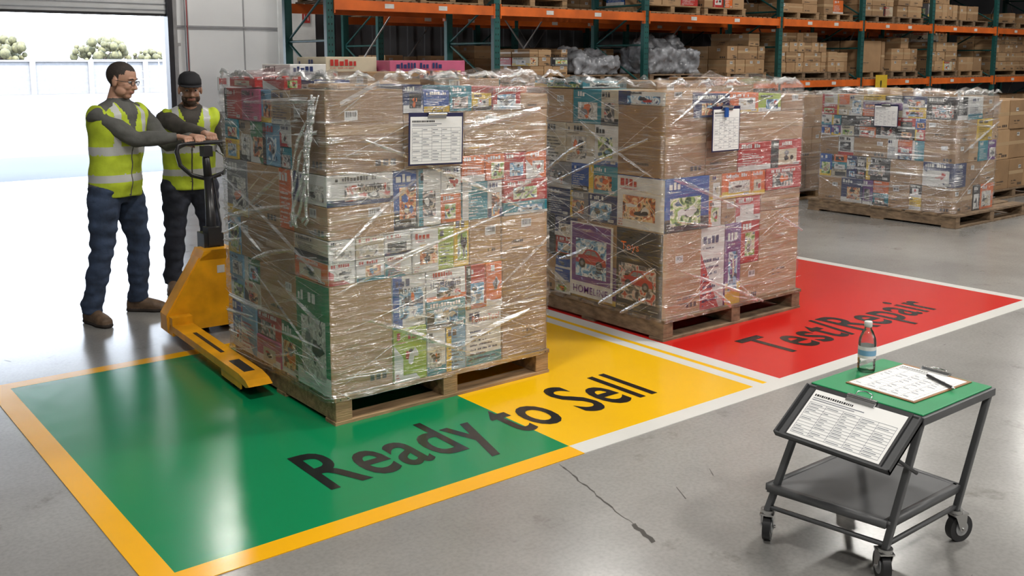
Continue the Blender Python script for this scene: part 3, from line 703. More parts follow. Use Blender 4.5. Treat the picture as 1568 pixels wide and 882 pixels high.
# ------------------------------------------------------------------ loads
def fill_side(bx,dc,x0,y0,y1,rows,rng,depth=.35,pb=.35,pal=None):
    pal=pal or ['white','cream','red','orange','yellow','green','teal','blue','navy','purple','sky','gray','tan','black']
    for (z0,z1) in rows:
        y=y0
        while y<y1-.02:
            br=rng.random()<pb
            w=min(rng.uniform(.25,.5) if br else rng.uniform(.12,.30),y1-y)
            if y1-(y+w)<.09: w=y1-y
            if br: pbox(bx,dc,x0+rng.uniform(0,.012),x0+depth,y,y+w-.004,z0,z1,'brown',rng,faces='s')
            else:
                nn=rng.choice([1,1,2,2,3]) if z1-z0>.2 else 1
                for k in range(nn):
                    pbox(bx,dc,x0+rng.uniform(0,.015),x0+depth,y,y+w-.004,z0+(z1-z0)*k/nn,z0+(z1-z0)*(k+1)/nn,rng.choice(pal),rng,faces='s')
            y+=w
def load(name,X0,X1,Y0,Y1,front,siderows,seed,ztop,corner=.36,px=None,wm=None,top=None,pb=.35,pal=None):
    rng=random.Random(seed)
    root=empty(name,((X0+X1)/2,(Y0+Y1)/2,0))
    px=px or (X0,X1,Y0,Y1)
    pallet(*px,0,root,'wooden_pallet',wm or wood,rng)
    bx=MB();dc=MB()
    for e in front:
        x0,x1,z0,z1,key=e[:5]; side=e[5] if len(e)>5 else None
        d=corner if x0<=X0+.01 else .3
        pbox(bx,dc,x0,x1,Y0+rng.uniform(0,.012),Y0+d,z0,z1,key,rng,side=side,faces='fs' if x0<=X0+.01 else 'f')
    fill_side(bx,dc,X0,Y0+corner+.004,Y1,siderows,rng,pb=pb,pal=pal)
    bx.box(X0+.36,X1-.004,Y0+.31,Y1,.14,ztop-.1,BR[1])
    if top:
        for t in top: pbox(bx,dc,*t[:6],t[6],rng)
    bx.obj('boxes',root,bevel=.003,seg=1); dc.obj('box_prints',root,recalc=False)
    return root,rng

z0=.14
Y1E=5.32
front1=[
 (2.17,2.52,z0,.69,'brown','green'),
 (2.52,2.72,z0,.42,'lime'),(2.52,2.72,.42,.69,'white'),
 (2.72,2.84,z0,.38,'white'),(2.84,2.97,z0,.38,'sky'),(2.72,2.97,.38,.53,'teal'),(2.72,2.97,.53,.69,'white'),
 (2.97,3.21,z0,.45,'white'),(2.97,3.1,.45,.69,'red'),(3.1,3.21,.45,.69,'orange'),
 (3.21,3.53,z0,.74,'brown'),
 (2.17,2.32,.69,.80,'white','orange'),(2.17,2.32,.80,.91,'white','cream'),(2.32,2.48,.69,.80,'white'),(2.32,2.48,.80,.91,'cream'),(2.48,2.64,.69,.80,'white'),(2.48,2.64,.80,.91,'white'),
 (2.64,2.80,.69,.91,'white'),(2.80,2.9,.69,.91,'lime'),(2.9,3.0,.69,.95,'yellow'),(3.0,3.21,.69,.93,'brown'),(3.21,3.53,.74,.93,'brown'),
 (2.17,2.54,.91,1.07,'brown'),(2.17,2.54,1.07,1.22,'white','white'),
 (2.54,2.68,.93,1.22,'blue'),(2.68,2.82,.93,1.22,'white'),(2.82,2.95,.93,1.08,'orange'),(2.82,2.95,1.08,1.22,'white'),
 (2.95,3.12,.93,1.13,'teal'),(3.12,3.22,.93,1.13,'white'),(3.22,3.53,1.0,1.12,'red'),(3.22,3.53,.93,1.0,'teal'),
 (2.95,3.1,1.13,1.27,'orange'),(3.1,3.23,1.13,1.27,'orange'),(3.23,3.38,1.12,1.27,'red'),(3.38,3.53,1.12,1.27,'orange'),
 (2.17,2.60,1.22,1.62,'brown','brown'),(2.60,2.97,1.22,1.50,'brown'),(2.97,3.53,1.27,1.50,'brown'),
 (2.60,2.72,1.50,1.64,'navy'),(2.72,2.88,1.50,1.61,'blue'),(2.88,3.02,1.50,1.63,'teal'),(3.02,3.15,1.50,1.59,'yellow'),(3.15,3.34,1.50,1.62,'red'),(3.34,3.53,1.50,1.58,'brown'),
]
srows1=[(z0,.42),(.42,.69),(.69,.91),(.91,1.22),(1.22,1.44),(1.44,1.61)]
top1=[(2.38,2.60,4.90,5.25,1.53,1.74,'white'),(2.62,2.95,4.95,5.3,1.53,1.78,'cream'),(2.97,3.5,4.85,5.3,1.53,1.76,'pink'),
      (2.2,2.36,4.95,5.28,1.615,1.67,'red'),(2.62,2.95,4.5,4.82,1.53,1.70,'brown'),(3.0,3.45,4.45,4.82,1.53,1.66,'brown'),(2.28,2.50,4.2,4.5,1.62,1.645,'brown'),(2.2,2.3,4.6,4.85,1.61,1.68,'red'),(2.32,2.55,4.55,4.8,1.6,1.66,'navy')]
pal1=['white','cream','tan','red','orange','lime','teal','pink','sky','blue','yellow','green','gray','purple']
L1,r1=load('wrapped_pallet_of_boxes',2.17,3.53,4.12,Y1E,front1,srows1,11,1.63,px=(2.18,3.54,4.11,Y1E-.01),top=top1,wm=wood,pb=.28,pal=pal1)
film_shell(2.17,3.53,4.12,Y1E,.12,1.655,L1,3)
M=Matrix.Translation((2.76,4.078,1.37))@Matrix.Rotation(math.radians(90),4,'X')@Matrix.Rotation(math.radians(-1.5),4,'Z')
clipboard(L1,'clipboard',M,.325,.26,pm('clipboard_navy',(.02,.02,.07),.4),3)
dc=MB(); puttext(dc,'Viomkies',(2.33,4.117,1.135),(1,0,0),(0,0,1),(0,-1,0),.15,.04,PAL['black'],.006); puttext(dc,'Monter',(2.55,4.117,.6),(1,0,0),(0,0,1),(0,-1,0),.12,.035,PAL['black'],.006)
puttext(dc,'HOMELINE',(2.74,4.117,.60),(1,0,0),(0,0,1),(0,-1,0),.18,.03,PAL['navy'],.006)
puttext(dc,'PowerTool',(3.0,4.117,.38),(1,0,0),(0,0,1),(0,-1,0),.18,.035,PAL['red'],.006)
dc.obj('box_titles',L1,recalc=False)
mb=MB(); rng=random.Random(8)
for s in range(6):
    pts=[];rd=[]
    for i in range(18):
        t=i/17; y=4.16+.20*t+.05*math.sin(t*5+s)+rng.uniform(-.012,.012); z=1.58-.62*t+rng.uniform(-.02,.02)
        pts.append((2.138-.014*math.sin(t*3.1),y+.018*s-.04,z)); rd.append(.003+.008*rng.random())
    mb.tube(pts,rd,film_s,n=6)
mb.obj('gathered_film',L1)

front2=[
 (4.50,4.86,z0,.69,'brown','black'),(4.86,5.10,z0,.69,'white'),(5.10,5.26,z0,.69,'purple'),(5.26,5.46,z0,.40,'brown'),(5.26,5.46,.4,.69,'red'),(5.46,5.90,z0,.74,'brown'),
 (4.50,4.92,.69,1.03,'blue','white'),(4.92,5.05,.69,.86,'white'),(4.92,5.05,.86,1.03,'tan'),(5.05,5.2,.69,.86,'brown'),(5.05,5.35,.86,1.03,'orange'),(5.2,5.46,.69,.86,'red'),(5.35,5.5,.86,1.03,'orange'),(5.46,5.9,.74,.88,'brown'),(5.5,5.9,.88,1.03,'red'),
 (4.50,4.88,1.03,1.48,'brown','brown'),(4.88,5.2,1.03,1.4,'brown'),(5.2,5.55,1.03,1.22,'red'),(5.55,5.9,1.03,1.22,'red'),(5.2,5.9,1.22,1.42,'brown'),
 (4.50,4.75,1.48,1.57,'brown','white'),(4.75,5.1,1.40,1.55,'navy'),(5.1,5.4,1.42,1.55,'orange'),(5.4,5.65,1.42,1.54,'lime'),(5.65,5.9,1.42,1.53,'brown'),
]
srows2=[(z0,.40),(.40,.69),(.69,.88),(.88,1.07),(1.07,1.34),(1.34,1.57)]
L2,_=load('wrapped_pallet_of_boxes',4.50,5.90,4.14,5.50,front2,srows2,23,1.57,corner=.42,px=(4.49,5.92,4.12,5.51),wm=wood2,pb=.2,
   top=[(4.9,5.4,4.6,5.1,1.47,1.62,'brown'),(4.5,4.85,4.9,5.4,1.575,1.62,'teal'),(5.45,5.8,4.5,5.0,1.47,1.64,'brown')],pal=['blue','sky','navy','white','purple','red','black','teal','cream','gray','orange'])
film_shell(4.50,5.90,4.14,5.50,.12,1.59,L2,9)
mb=MB()
def sideq(y0_,y1_,a,b,m,x=4.497):
    mb.add([(x,y1_,a),(x,y0_,a),(x,y0_,b),(x,y1_,b)],[(0,1,2,3)],m)
def carprint(yc,zc,s,m,x):
    pr=[(-1,-.25),(-.97,.0),(-.85,.10),(-.55,.15),(-.28,.40),(-.1,.44),(.3,.43),(.5,.33),(.68,.14),(.95,.06),(1,-.12),(.98,-.25)]
    mb.add([(x,yc-p[0]*s,zc+p[1]*s) for p in pr],[tuple(range(12))],m)
    for q in(-.55,.55):
        for rr_,mm,dx in((.22,PAL['black'],.001),(.11,PAL['gray'],.002)):
            mb.add([(x-dx,yc-(q+rr_*math.cos(t*math.pi/8))*s,zc+(-.25+rr_*math.sin(t*math.pi/8))*s) for t in range(16)],[tuple(range(16))],mm)
    mb.add([(x-.001,yc-p[0]*s,zc+p[1]*s) for p in[(-.40,.16),(-.22,.36),(.0,.38),(.0,.16)]],[(0,1,2,3)],PAL['gray'])
    mb.add([(x-.001,yc-p[0]*s,zc+p[1]*s) for p in[(.05,.16),(.05,.38),(.28,.37),(.5,.16)]],[(0,1,2,3)],PAL['gray'])
    mb.add([(x-.001,yc-p[0]*s,zc+p[1]*s) for p in[(-.97,-.05),(-.82,-.02),(-.82,.05),(-.95,.03)]],[(0,1,2,3)],PAL['cream'])
sideq(4.17,4.54,.18,.66,PAL['black'],4.490); sideq(4.19,4.52,.22,.46,ART[2],4.4885); carprint(4.355,.36,.14,PAL['red'],4.487)
puttext(mb,'Toys',(4.487,4.50,.53),(0,-1,0),(0,0,1),(-1,0,0),.16,.07,PAL['orange'],.001)
sideq(4.58,5.0,.16,.67,PAL['white'],4.492); sideq(4.60,4.98,.26,.66,PAL['purple'],4.4905); sideq(4.64,4.94,.30,.56,ART[1],4.4895); carprint(4.79,.43,.15,PAL['red'],4.4880)
puttext(mb,'HOMELINE',(4.487,4.96,.185),(0,-1,0),(0,0,1),(-1,0,0),.34,.05,PAL['purple'],.001)
mb.obj('box_side_prints',L2,recalc=False)
M=Matrix.Translation((5.01,4.098,1.325))@Matrix.Rotation(math.radians(90),4,'X')
clipboard(L2,'clipboard',M,.27,.29,pm('clipboard_navy',(.02,.02,.07),.4),6)
mb=MB(); mb.box(4.98,5.01,4.076,4.088,1.40,1.46,PAL['blue']); mb.obj('clip_tab',L2)

rng=random.Random(4)
def front_auto(X0,X1,rows,rng,pb,pal):
    out=[]
    for a,b in rows:
        x=X0
        while x<X1-.02:
            w=min(rng.uniform(.15,.35),X1-x)
            if X1-(x+w)<.1: w=X1-x
            out.append((x,x+w,a,b,'brown' if rng.random()<pb else rng.choice(pal))); x+=w
    return out
pal3=['red','blue','navy','orange','black','teal','white','black','yellow','cream','purple']
rows3=[(z0,.42),(.42,.68),(.68,.9),(.9,1.14),(1.14,1.38)]
L3,_=load('wrapped_pallet_of_boxes',10.12,11.0,5.2,6.86,front_auto(10.12,11.0,rows3,rng,.35,pal3),rows3,31,1.38,px=(10.05,11.65,5.12,6.95),wm=wood2,pb=.2,pal=pal3,top=[(10.2,10.6,5.4,5.9,1.28,1.43,'brown'),(10.3,10.8,6.1,6.5,1.28,1.45,'brown')])
film_shell(10.12,11.0,5.2,6.86,.12,1.4,L3,17,n=44,K=48,ns=60)
M=Matrix.Translation((10.075,6.0,1.16))@Matrix(((0,0,-1,0),(-1,0,0,0),(0,1,0,0),(0,0,0,1)))
clipboard(L3,'clipboard',M,.29,.25,pm('clipboard_navy',(.02,.02,.07),.4),6)

def stack(name,x0,x1,y0,y1,z,h,seed,pb=1.0,lay=.28,pl=True,wrap=False,w=(.25,.45),jag=.3):
    rng=random.Random(seed); root=empty(name,((x0+x1)/2,(y0+y1)/2,z))
    zz=z
    if pl: pallet(x0,x1,y0,y1,z,root,'wooden_pallet',rng.choice([wood,wood2]),rng,h=.13); zz+=.13
    bx=MB();dc=MB(); ny=2
    nl=max(1,round((h-(zz-z))/lay)); lh=(h-(zz-z))/nl
    for j in range(nl):
        x=x0+.02
        while x<x1-.06:
            ww=min(rng.uniform(*w),x1-.02-x)
            if x1-.02-(x+ww)<.12: ww=x1-.02-x
            if not(j==nl-1 and rng.random()<jag):
                yy=y0+.02; dy=(y1-y0-.04)/ny
                for k in range(ny):
                    key='brown' if rng.random()<pb else rng.choice(['white','red','blue','orange','gray','cream'])
                    pbox(bx,dc,x,x+ww-.006,yy+k*dy+rng.uniform(0,.02),yy+(k+1)*dy-.006,zz+j*lh,zz+(j+1)*lh-rng.uniform(0,.02 if j==nl-1 else .003),key,rng,faces='fs' if k==0 else 's')
            x+=ww
    if bx.v: bx.obj('boxes',root,bevel=.004,seg=1)
    if dc.v: dc.obj('box_prints',root,recalc=False)
    if wrap: film_shell(x0+.01,x1-.01,y0+.01,y1-.01,z+.1,z+h,root,seed,n=30,K=30,ns=30)
    return root
stack('pallet_of_cardboard_boxes',12.35,13.75,5.9,7.2,0,1.28,41,lay=.38,w=(.4,.6),jag=.1)
stack('pallet_of_cardboard_boxes',10.42,11.7,7.5,8.7,0,1.32,43,lay=.36,w=(.35,.55),jag=.0,wrap=True)
stack('pallet_of_cardboard_boxes',12.3,13.6,8.0,9.2,0,1.1,44,lay=.36,w=(.35,.55),jag=.2)

# ------------------------------------------------------------------ racking
def rack(name,xs,y0,y1,levels,top,seed):
    root=empty(name,(xs[0],y0,0)); a=MB()
    hole=pm('rack_hole',(.01,.01,.01),.8)
    for x in xs:
        for y in(y0,y1):
            a.box(x-.05,x+.05,y-.035,y+.035,0,top,r_gr); a.box(x-.08,x+.08,y-.06,y+.06,0,.012,r_gr)
        z=.9
        while z<3.4:
            for dx in(-.02,.02): a.box(x+dx-.006,x+dx+.006,y0-.037,y0-.035,z,z+.022,hole)
            z+=.08
        z=.2;f=0
        while z<top-.6:
            p=((x,y0,z),(x,y1,z+.6)) if f%2==0 else ((x,y1,z),(x,y0,z+.6))
            a.cyl(p[0],p[1],.016,r_gr,n=6); a.cyl((x,y0,z),(x,y1,z),.016,r_gr,n=6); z+=.6; f+=1
    for i in range(0,len(xs)-1):
        a.cyl((xs[i],y1+.05,.3),(xs[i+1],y1+.05,3.6),.012,galv,n=6)
        if i%2: a.cyl((xs[i],y1+.05,3.6),(xs[i+1],y1+.05,.3),.012,galv,n=6)
    a.obj('uprights',root)
    b=MB(); dk=MB()
    for i in range(len(xs)-1):
        for lv in levels:
            for y in(y0-.02,y1+.02):
                b.box(xs[i]+.05,xs[i+1]-.05,y-.025,y+.025,lv-.12,lv,r_or)
                b.box(xs[i]+.045,xs[i]+.06,y-.035,y+.03,lv-.16,lv+.03,r_or); b.box(xs[i+1]-.06,xs[i+1]-.045,y-.035,y+.03,lv-.16,lv+.03,r_or)
            xx=xs[i]+.12
            while xx<xs[i+1]-.2: dk.box(xx,xx+.09,y0,y1,lv,lv+.018,wood2); xx+=.13
            for q in(.3,.62): b.box(xs[i]+(xs[i+1]-xs[i])*q,xs[i]+(xs[i+1]-xs[i])*q+.13,y0-.047,y0-.0455,lv-.085,lv-.03,PAL['white'])
    b.obj('beams',root); dk.obj('deck_boards',root)
    return root
xs=[5.67,8.15,11.0,14.3,16.8,19.3,22.0,24.7,27.4]
rack('pallet_rack',xs,10.6,11.7,[1.42,2.48,3.4],5.2,1)
xs2=[8.1,10.8,13.5,16.2,18.9,21.6,24.3]
rack('pallet_rack',xs2,13.5,14.6,[1.42,2.48,3.4],5.2,2)
S=100
def sh(x0,x1,h,lv,pb=1.0,y=(10.72,11.6),pl=True,wrap=False,**k):
    global S; S+=1
    return stack('stacked_cardboard_boxes',x0,x1,y[0],y[1],lv+.018,h,S,pb=pb,pl=pl,wrap=wrap,**k)
sh(8.85,9.6,.5,1.42,pb=.6,lay=.14,w=(.16,.28)); sh(13.1,14.15,.80,1.42,lay=.2,w=(.2,.34)); sh(14.5,15.95,.84,1.42,lay=.18,w=(.18,.32),jag=.15)
sh(16.95,17.9,.72,1.42,lay=.5,w=(.6,.9),jag=0); sh(18.1,19.1,.8,1.42,lay=.25,jag=.5); sh(19.5,20.7,.92,1.42,lay=.22,pb=.8); sh(20.75,21.8,.7,1.42,lay=.25); sh(22.2,24.4,.9,1.42,lay=.2,w=(.2,.4)); sh(24.9,26.9,.8,1.42,lay=.3,pb=.8)
sh(6.0,6.6,.35,1.42,lay=.12,w=(.12,.25),pb=.6); sh(6.8,7.5,.28,1.42,lay=.12,w=(.12,.25),pb=.6,jag=.5); sh(15.97,16.65,.5,1.42,lay=.2,w=(.2,.3))
rg=random.Random(77)
for i in range(len(xs)-1):
    for lv in (2.48,3.4):
        x=xs[i]+.1
        while x<xs[i+1]-.7:
            w_=rg.uniform(.8,1.3); w_=min(w_,xs[i+1]-.1-x)
            if rg.random()<.93: sh(x,x+w_,rg.uniform(.35,.78),lv,pb=rg.choice([1,.85,.6]),lay=rg.choice([.18,.25,.33]),w=rg.choice([(.18,.3),(.3,.5)]),jag=rg.choice([.2,.6]))
            x+=w_+rg.uniform(.04,.25)
for i in range(len(xs2)-1):
    for lv in (1.42,2.48):
        x=xs2[i]+.15
        while x<xs2[i+1]-.9:
            w_=rg.uniform(.8,1.25); w_=min(w_,xs2[i+1]-.12-x)
            if rg.random()<.8: sh(x,x+w_,rg.uniform(.35,.85),lv,y=(13.6,14.5),lay=.28,jag=.4)
            x+=w_+rg.uniform(.1,.4)
sh(13.6,15.2,1.1,0); sh(17,18.8,1.1,0); sh(19.6,21.5,1.0,0); sh(22.4,24,1.0,0); sh(8.6,10.2,.9,0); sh(24.9,26.8,1.0,0)
mb=MB(); mb.box(17.2,17.6,10.50,10.505,1.15,1.5,PAL['yellow']); puttext(mb,'!',(17.36,10.499,1.2),(1,0,0),(0,0,1),(0,-1,0),.05,.2,PAL['black'],.002); mb.obj('rack_warning_sign',recalc=False)

# ------------------------------------------------------------------ pallet jack
J=empty('pallet_jack',(2.42,6.12,0))
mb=MB(); mb.M=Matrix.Translation((2.42,6.12,0))@Matrix.Rotation(math.radians(-3.1),4,'Z')
for sx in(-1,1):
    c=sx*.275; hw=.065
    pr=[(-.06,.112),(-1.28,.112),(-1.38,.098),(-1.43,.075),(-1.38,.060),(-1.28,.070),(-.06,.070)]
    n=len(pr); vs=[(c-hw,p[0],p[1]) for p in pr]+[(c+hw,p[0],p[1]) for p in pr]
    fs=[(i,(i+1)%n,n+(i+1)%n,n+i) for i in range(n)]+[tuple(range(n))[::-1],tuple(range(n,2*n))]
    mb.add(vs,fs,steel_y)
    mb.box(c-hw,c+hw,-.12,.05,.045,.16,steel_y)
    mb.box(c-.03,c+.03,-1.27,-1.03,.1122,.1135,blackm)
    mb.box(c-.012,c+.012,-.85,-.35,.1122,.1135,blackm)
    for yy in(-1.22,-1.11):
        mb.cyl((c-.045,yy,.037),(c+.045,yy,.037),.037,blackm,n=18)
        mb.cyl((c-.062,yy,.045),(c+.062,yy,.045),.008,chrome,n=8)
    for q in(-1,1): mb.box(c+q*(hw-.006)-.004,c+q*(hw-.006)+.004,-1.3,-1.0,.03,.072,steel_y)
    mb.tube([(c,-.06,.06),(c,-1.1,.05)],.010,blackp,n=6)
def prism(pl,y0,y1,m):
    n=len(pl); vs=[(p[0],y0,p[1]) for p in pl]+[(p[0],y1,p[1]) for p in pl]
    mb.add(vs,[(i,(i+1)%n,n+(i+1)%n,n+i) for i in range(n)]+[tuple(range(n))[::-1],tuple(range(n,2*n))],m)
prism([(-.340,.05),(-.345,.15),(-.13,.50),(-.05,.55),(.05,.55),(.13,.50),(.345,.15),(.34,.05)],-.05,-.035,steel_y)
for sx in(-1,1):
    prism([(sx*.345,.05),(sx*.350,.16),(sx*.13,.51),(sx*.09,.49),(sx*.29,.15),(sx*.29,.05)],-.035,.10,steel_y)
prism([(-.345,.05),(-.345,.09),(.345,.09),(.345,.05)],-.035,.12,steel_y)
prism([(-.13,.49),(-.10,.55),(.10,.55),(.13,.49)],-.05,.14,steel_y)
mb.cyl((.0,.13,.06),(.0,.13,.48),.045,blackp); mb.cyl((0,.13,.46),(0,.13,.58),.028,chrome)
mb.box(-.09,.09,.07,.2,.14,.24,steel_y)
for sx in(-1,1):
    mb.cyl((sx*.04,.13,.09),(sx*.10,.13,.09),.09,blackm,n=24); mb.cyl((sx*.10,.13,.09),(sx*.105,.13,.09),.045,chrome,n=16)
mb.box(-.06,.07,.06,.20,.50,.64,blackp)
mb.box(-.02,.03,-.0515,-.05,.40,.45,PAL['white'])
mb.obj('chassis_and_forks',J,bevel=.004)
mb=MB(); HB=V((2.43,6.22,.60)); HC=V((2.50,6.42,.98))
BZ=1.21; BY=6.48
mb.tube([HB,HB.lerp(HC,.5),HC],[.036,.030,.028],blackp,n=14)
mb.box(2.39,2.47,6.17,6.27,.56,.68,blackp)
mb.tube([HC,HC+V((0,.02,.10)),(2.51,BY-.005,BZ-.03)],[.028,.026,.022],blackp,n=12)
loop=[(2.50,6.43,.97),(2.40,6.45,1.0),(2.33,6.46,1.07),(2.315,6.475,1.16),(2.33,BY,1.20),(2.37,BY,BZ),(2.51,BY,BZ),(2.66,BY,BZ),(2.70,BY,1.20),(2.715,6.475,1.16),(2.70,6.46,1.07),(2.62,6.45,1.0)]
mb.tube(loop,.015,blackp,n=10,closed=True)
mb.box(2.48,2.54,6.42,6.50,1.12,1.19,blackm)
mb.tube([(2.56,6.42,1.16),(2.60,6.40,1.13),(2.62,6.41,1.10)],.006,chrome,n=6)
mb.tube([HC+V((.02,-.03,0)),HB+V((.05,-.04,.1)),HB+V((.03,-.04,-.05))],.006,blackm,n=6)
mb.obj('tow_handle',J)

# ------------------------------------------------------------------ utility cart
C=empty('utility_cart',(3.18,1.86,0))
TZ=.60; LZ=.22
T={'l':(3.0,2.02),'b':(3.46,2.02),'r':(3.46,1.60),'f':(3.0,1.60)}
B={'l':(2.87,2.10),'b':(3.41,2.10),'r':(3.41,1.67),'f':(2.94,1.67)}
mb=MB()
mb.box(2.985,3.475,1.585,2.035,TZ-.034,TZ-.006,cartm)
mb.box(2.995,3.465,1.595,2.025,TZ-.006,TZ,greenmat)
for k in 'lbrf':
    mb.tube([(T[k][0],T[k][1],TZ-.01),(B[k][0],B[k][1],.12)],.016,cartm,n=4)
    mb.cyl((B[k][0],B[k][1],.105),(B[k][0],B[k][1],.125),.025,chrome)
mb.obj('top_and_legs',C,bevel=.003)
mb=MB()
lo=[(2.87,2.10),(3.41,2.10),(3.41,1.67),(2.94,1.67)]
mb.add([(x,y,LZ-.006) for x,y in lo]+[(x,y,LZ) for x,y in lo],[(0,1,2,3),(4,5,6,7),(0,1,5,4),(1,2,6,5),(2,3,7,6),(3,0,4,7)],cartm)
for i in range(4):
    a=V((*lo[i],LZ-.012));b=V((*lo[(i+1)%4],LZ-.012)); mb.tube([a,b],.018,cartm,n=4)
    a.z=.135;b.z=.135
    if i in(2,3): mb.tube([a,b],.009,cartm,n=4)
mb.obj('lower_shelf',C)
mb=MB()
for k,an in zip('lbrf',(.5,1.2,-.3,.9)):
    x,y=B[k]; mb.M=Matrix.Translation((x,y,0))@Matrix.Rotation(an,4,'Z')
    mb.cyl((0.02,-.014,.052),(0.02,.014,.052),.052,blackm,n=28); mb.cyl((.02,-.017,.052),(.02,.017,.052),.028,galv,n=20); mb.cyl((.02,-.028,.052),(.02,.028,.052),.006,chrome,n=8)
    for s in(-1,1):
        pr=[(-.02,.108),(.035,.108),(.032,.045),(.008,.045)]
        vs=[(p[0],s*.021,p[1]) for p in pr]+[(p[0],s*.024,p[1]) for p in pr]
        mb.add(vs,[(0,1,2,3),(4,5,6,7),(0,1,5,4),(1,2,6,5),(2,3,7,6),(3,0,4,7)],chrome)
    mb.box(-.025,.04,-.025,.025,.106,.112,chrome)
    mb.cyl((0,0,.105),(0,0,.12),.024,chrome)
mb.obj('casters',C)
o=V((2.985,1.81,.590)); dwn=(V((2.795,0,.455))-V((2.985,0,.590))); sl=dwn.length; dwn.normalize()
yv=-dwn; xv=V((0,-1,0)); zv=xv.cross(yv)
M=Matrix(((xv.x,yv.x,zv.x,0),(xv.y,yv.y,zv.y,0),(xv.z,yv.z,zv.z,0),(0,0,0,1)))
M.translation=o+dwn*(sl/2)
mb=MB(); mb.M=M; w=.44
mb.box(-w/2,w/2,-sl/2,sl/2,-.012,-.004,cartd); mb.box(-w/2,-w/2+.006,-sl/2,sl/2,-.012,.012,cartd); mb.box(w/2-.006,w/2,-sl/2,sl/2,-.012,.012,cartd); mb.box(-w/2,w/2,-sl/2,-sl/2+.006,-.012,.012,cartd)
mb.M=Matrix.Identity(4); mb.tube([(2.86,1.63,.49),(2.985,1.60,.40)],.006,cartd,n=6)
mb.tube([(2.86,1.99,.49),(2.99,2.02,.40)],.006,cartd,n=6)
mb.obj('side_tray',C)
clipboard(C,'tray_clipboard',M@Matrix.Translation((0.0,.008,.0)),.37,.235,blackp,8)
K=empty('clipboard',(3.265,1.805,TZ))
M=Matrix.Translation((3.265,1.80,TZ+.0005))@Matrix.Rotation(math.radians(-92),4,'Z')
clipboard(K,'board_and_form',M,.27,.37,pm('clipboard_brown',(.28,.15,.07),.6),12)
mb=MB(); p0=V((3.30,1.655,TZ+.0125)); p1=V((3.345,1.75,TZ+.0135))
mb.cyl(p0,p1,.0055,blackm,n=10); mb.cyl(p0,p0-(p1-p0).normalized()*.012,.005,chrome,r1=.001,n=10); mb.cyl(p1,p1+(p1-p0).normalized()*.035,.006,blackp,n=10)
mb.obj('ballpoint_pen',K)
W=empty('water_bottle',(3.27,1.975,TZ)); clear=mat_clear('clear_plastic',(.985,.99,.995),.12,.25)
mb=MB(); c=(3.27,1.975,TZ)
mb.lathe(c,[(.026,.0),(.032,.006),(.032,.03),(.030,.034),(.032,.038),(.032,.11),(.030,.128),(.019,.155),(.0125,.165),(.0125,.172)],clear,n=28)
mb.lathe(c,[(.0145,.171),(.0145,.190),(.013,.192)],PAL['white'],n=24)
n_=28
def band(r_,za,zb,m):
    vs=[(c[0]+r_*math.cos(2*math.pi*i/n_),c[1]+r_*math.sin(2*math.pi*i/n_),c[2]+z) for z in(za,zb) for i in range(n_)]
    mb.add(vs,[(i,(i+1)%n_,n_+(i+1)%n_,n_+i) for i in range(n_)],m,True)
band(.0326,.055,.10,PAL['white']); band(.033,.066,.086,PAL['sky'])
for z in(.04,.045,.108,.114): band(.0328,z,z+.0015,clear)
mb.obj('bottle_body',W)

# ------------------------------------------------------------------ outdoors
def tree(name,x,y,h,seed):
    rng=random.Random(seed); R=empty(name,(x,y,0)); mb=MB(); bark=pm('bark',(.05,.035,.025),.9); leaf=pm('leaves',(.085,.08,.035),.8,var=.5,scale=3,bump=.5)
    mb.tube([(x,y,.03),(x+.1,y,h*.3),(x-.1,y,h*.55)],[.3,.22,.12],bark)
    for k in range(4): mb.tube([(x,y,h*.35),(x+rng.uniform(-2,2),y+rng.uniform(-1,1),h*.65)],[.12,.04],bark,n=6)
    for k in range(70):
        a=rng.uniform(0,6.28); q=rng.random()**.5*h*.6; mb.sphere((x+q*math.cos(a),y+q*math.sin(a),h*(.4+.5*rng.random()*(1-(q/h)**2))),(h*.09*rng.uniform(.5,1.3),)*3,leaf,7,5)
    mb.obj('trunk_and_canopy',R)
tree('tree',33,114,4.8,1); tree('tree',24,121,5.0,2); tree('tree',40,118,3.6,3); tree('tree',44,121,3.4,5); tree('tree',17,123,4.0,6)
mb=MB(); ww=pm('white_block_wall',(.16,.16,.16),.7); mb.box(-8,27,58,58.4,0,1.75,ww); mb.box(-8,27,57.9,58.5,1.75,1.85,ww)
for i in range(12): mb.box(-8+i*3,-7.7+i*3,57.9,58,0,1.75,ww)
mb.obj('yard_wall')
mb=MB()
for i in range(30): mb.cyl((14+i*1.6,50,0),(14+i*1.6,50,1.9),.03,galv,n=6)
for z in(.1,.5,.9,1.3,1.85): mb.cyl((14,50,z),(60.4,50,z),.012,galv,n=5)
mb.obj('chain_link_fence')

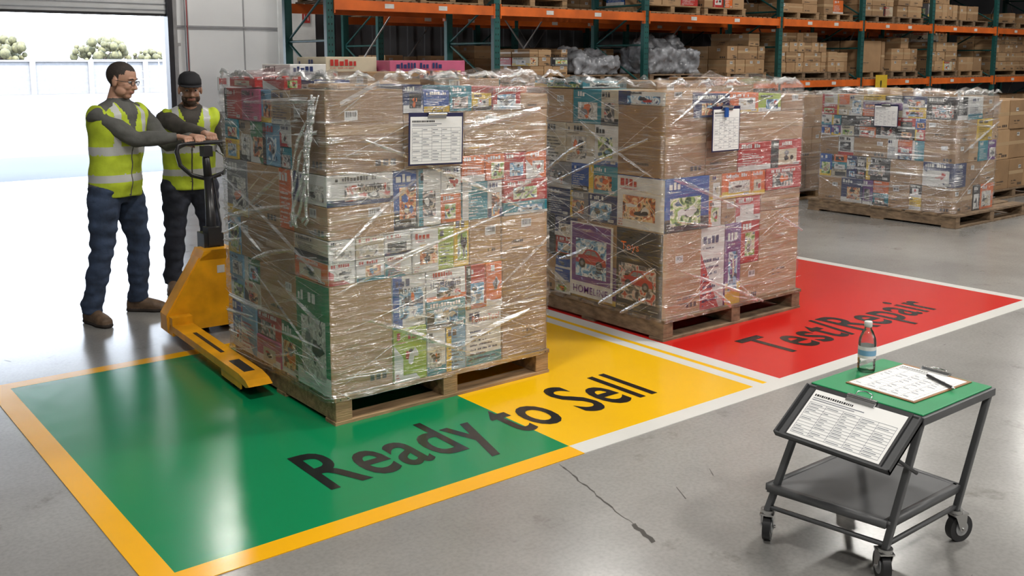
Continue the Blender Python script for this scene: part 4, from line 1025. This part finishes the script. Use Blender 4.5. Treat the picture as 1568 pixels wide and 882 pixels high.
# ------------------------------------------------------------------ lights
lens=mat_emit('lamp_lens',(1,.97,.92),12)
def lamp(x,y,e,s=.7,z=5.7):
    R=empty('ceiling_light',(x,y,z)); mb=MB(); mb.lathe((x,y,z),[(.36,.02),(.34,.08),(.12,.2),(.08,.34)],galv,n=28); mb.cyl((x,y,z+.3),(x,y,7),.01,blackp,n=6); mb.obj('housing',R)
    mb=MB(); mb.cyl((x,y,z+.01),(x,y,z+.02),.34,lens,n=28); mb.obj('lens',R)
    l=D.lights.new('lamp','AREA'); l.shape='DISK'; l.size=s; l.energy=e; l.color=(1,.96,.90)
    o=D.objects.new('lamp_light',l); o.location=(x,y,z-.02); COL.objects.link(o); par(o,R)
for x,y,e in [(-1,-2,190),(4,-2,230),(9,-2,200),(1,3.2,140),(6.5,2.5,200),(12,3,190),(18,3,130),(5.87,14.2,100),(8,8.2,95),(14,8.2,115),(20,8,130),(26,6,120)]:
    lamp(x,y,e)
sun=D.lights.new('sun','SUN'); sun.energy=14; sun.angle=.01; sun.color=(1,.93,.82)
so=D.objects.new('sun',sun); COL.objects.link(so); so.location=(0,30,30)
so.rotation_euler=V((.15,.47,-.88)).to_track_quat('-Z','Y').to_euler()
w=D.worlds.new('World'); scene.world=w; w.use_nodes=True; nt=w.node_tree; bg=nt.nodes['Background']
bg.inputs[1].default_value=10.0
tc=nt.nodes.new('ShaderNodeTexCoord'); sx=nt.nodes.new('ShaderNodeSeparateXYZ'); nt.links.new(tc.outputs['Generated'],sx.inputs[0])
rp=nt.nodes.new('ShaderNodeValToRGB'); rp.color_ramp.elements[0].color=(.86,.93,1,1); rp.color_ramp.elements[1].color=(.42,.60,1,1)
nt.links.new(sx.outputs[2],rp.inputs[0]); nt.links.new(rp.outputs[0],bg.inputs[0])

# ------------------------------------------------------------------ camera
cam=D.cameras.new('camera'); cam.sensor_width=36; cam.lens=34.69; cam.shift_y=-.0855; cam.clip_end=500
co=D.objects.new('camera',cam); COL.objects.link(co); co.location=(0,0,1.75); co.rotation_euler=(r(82),0,r(-38.5)); scene.camera=co
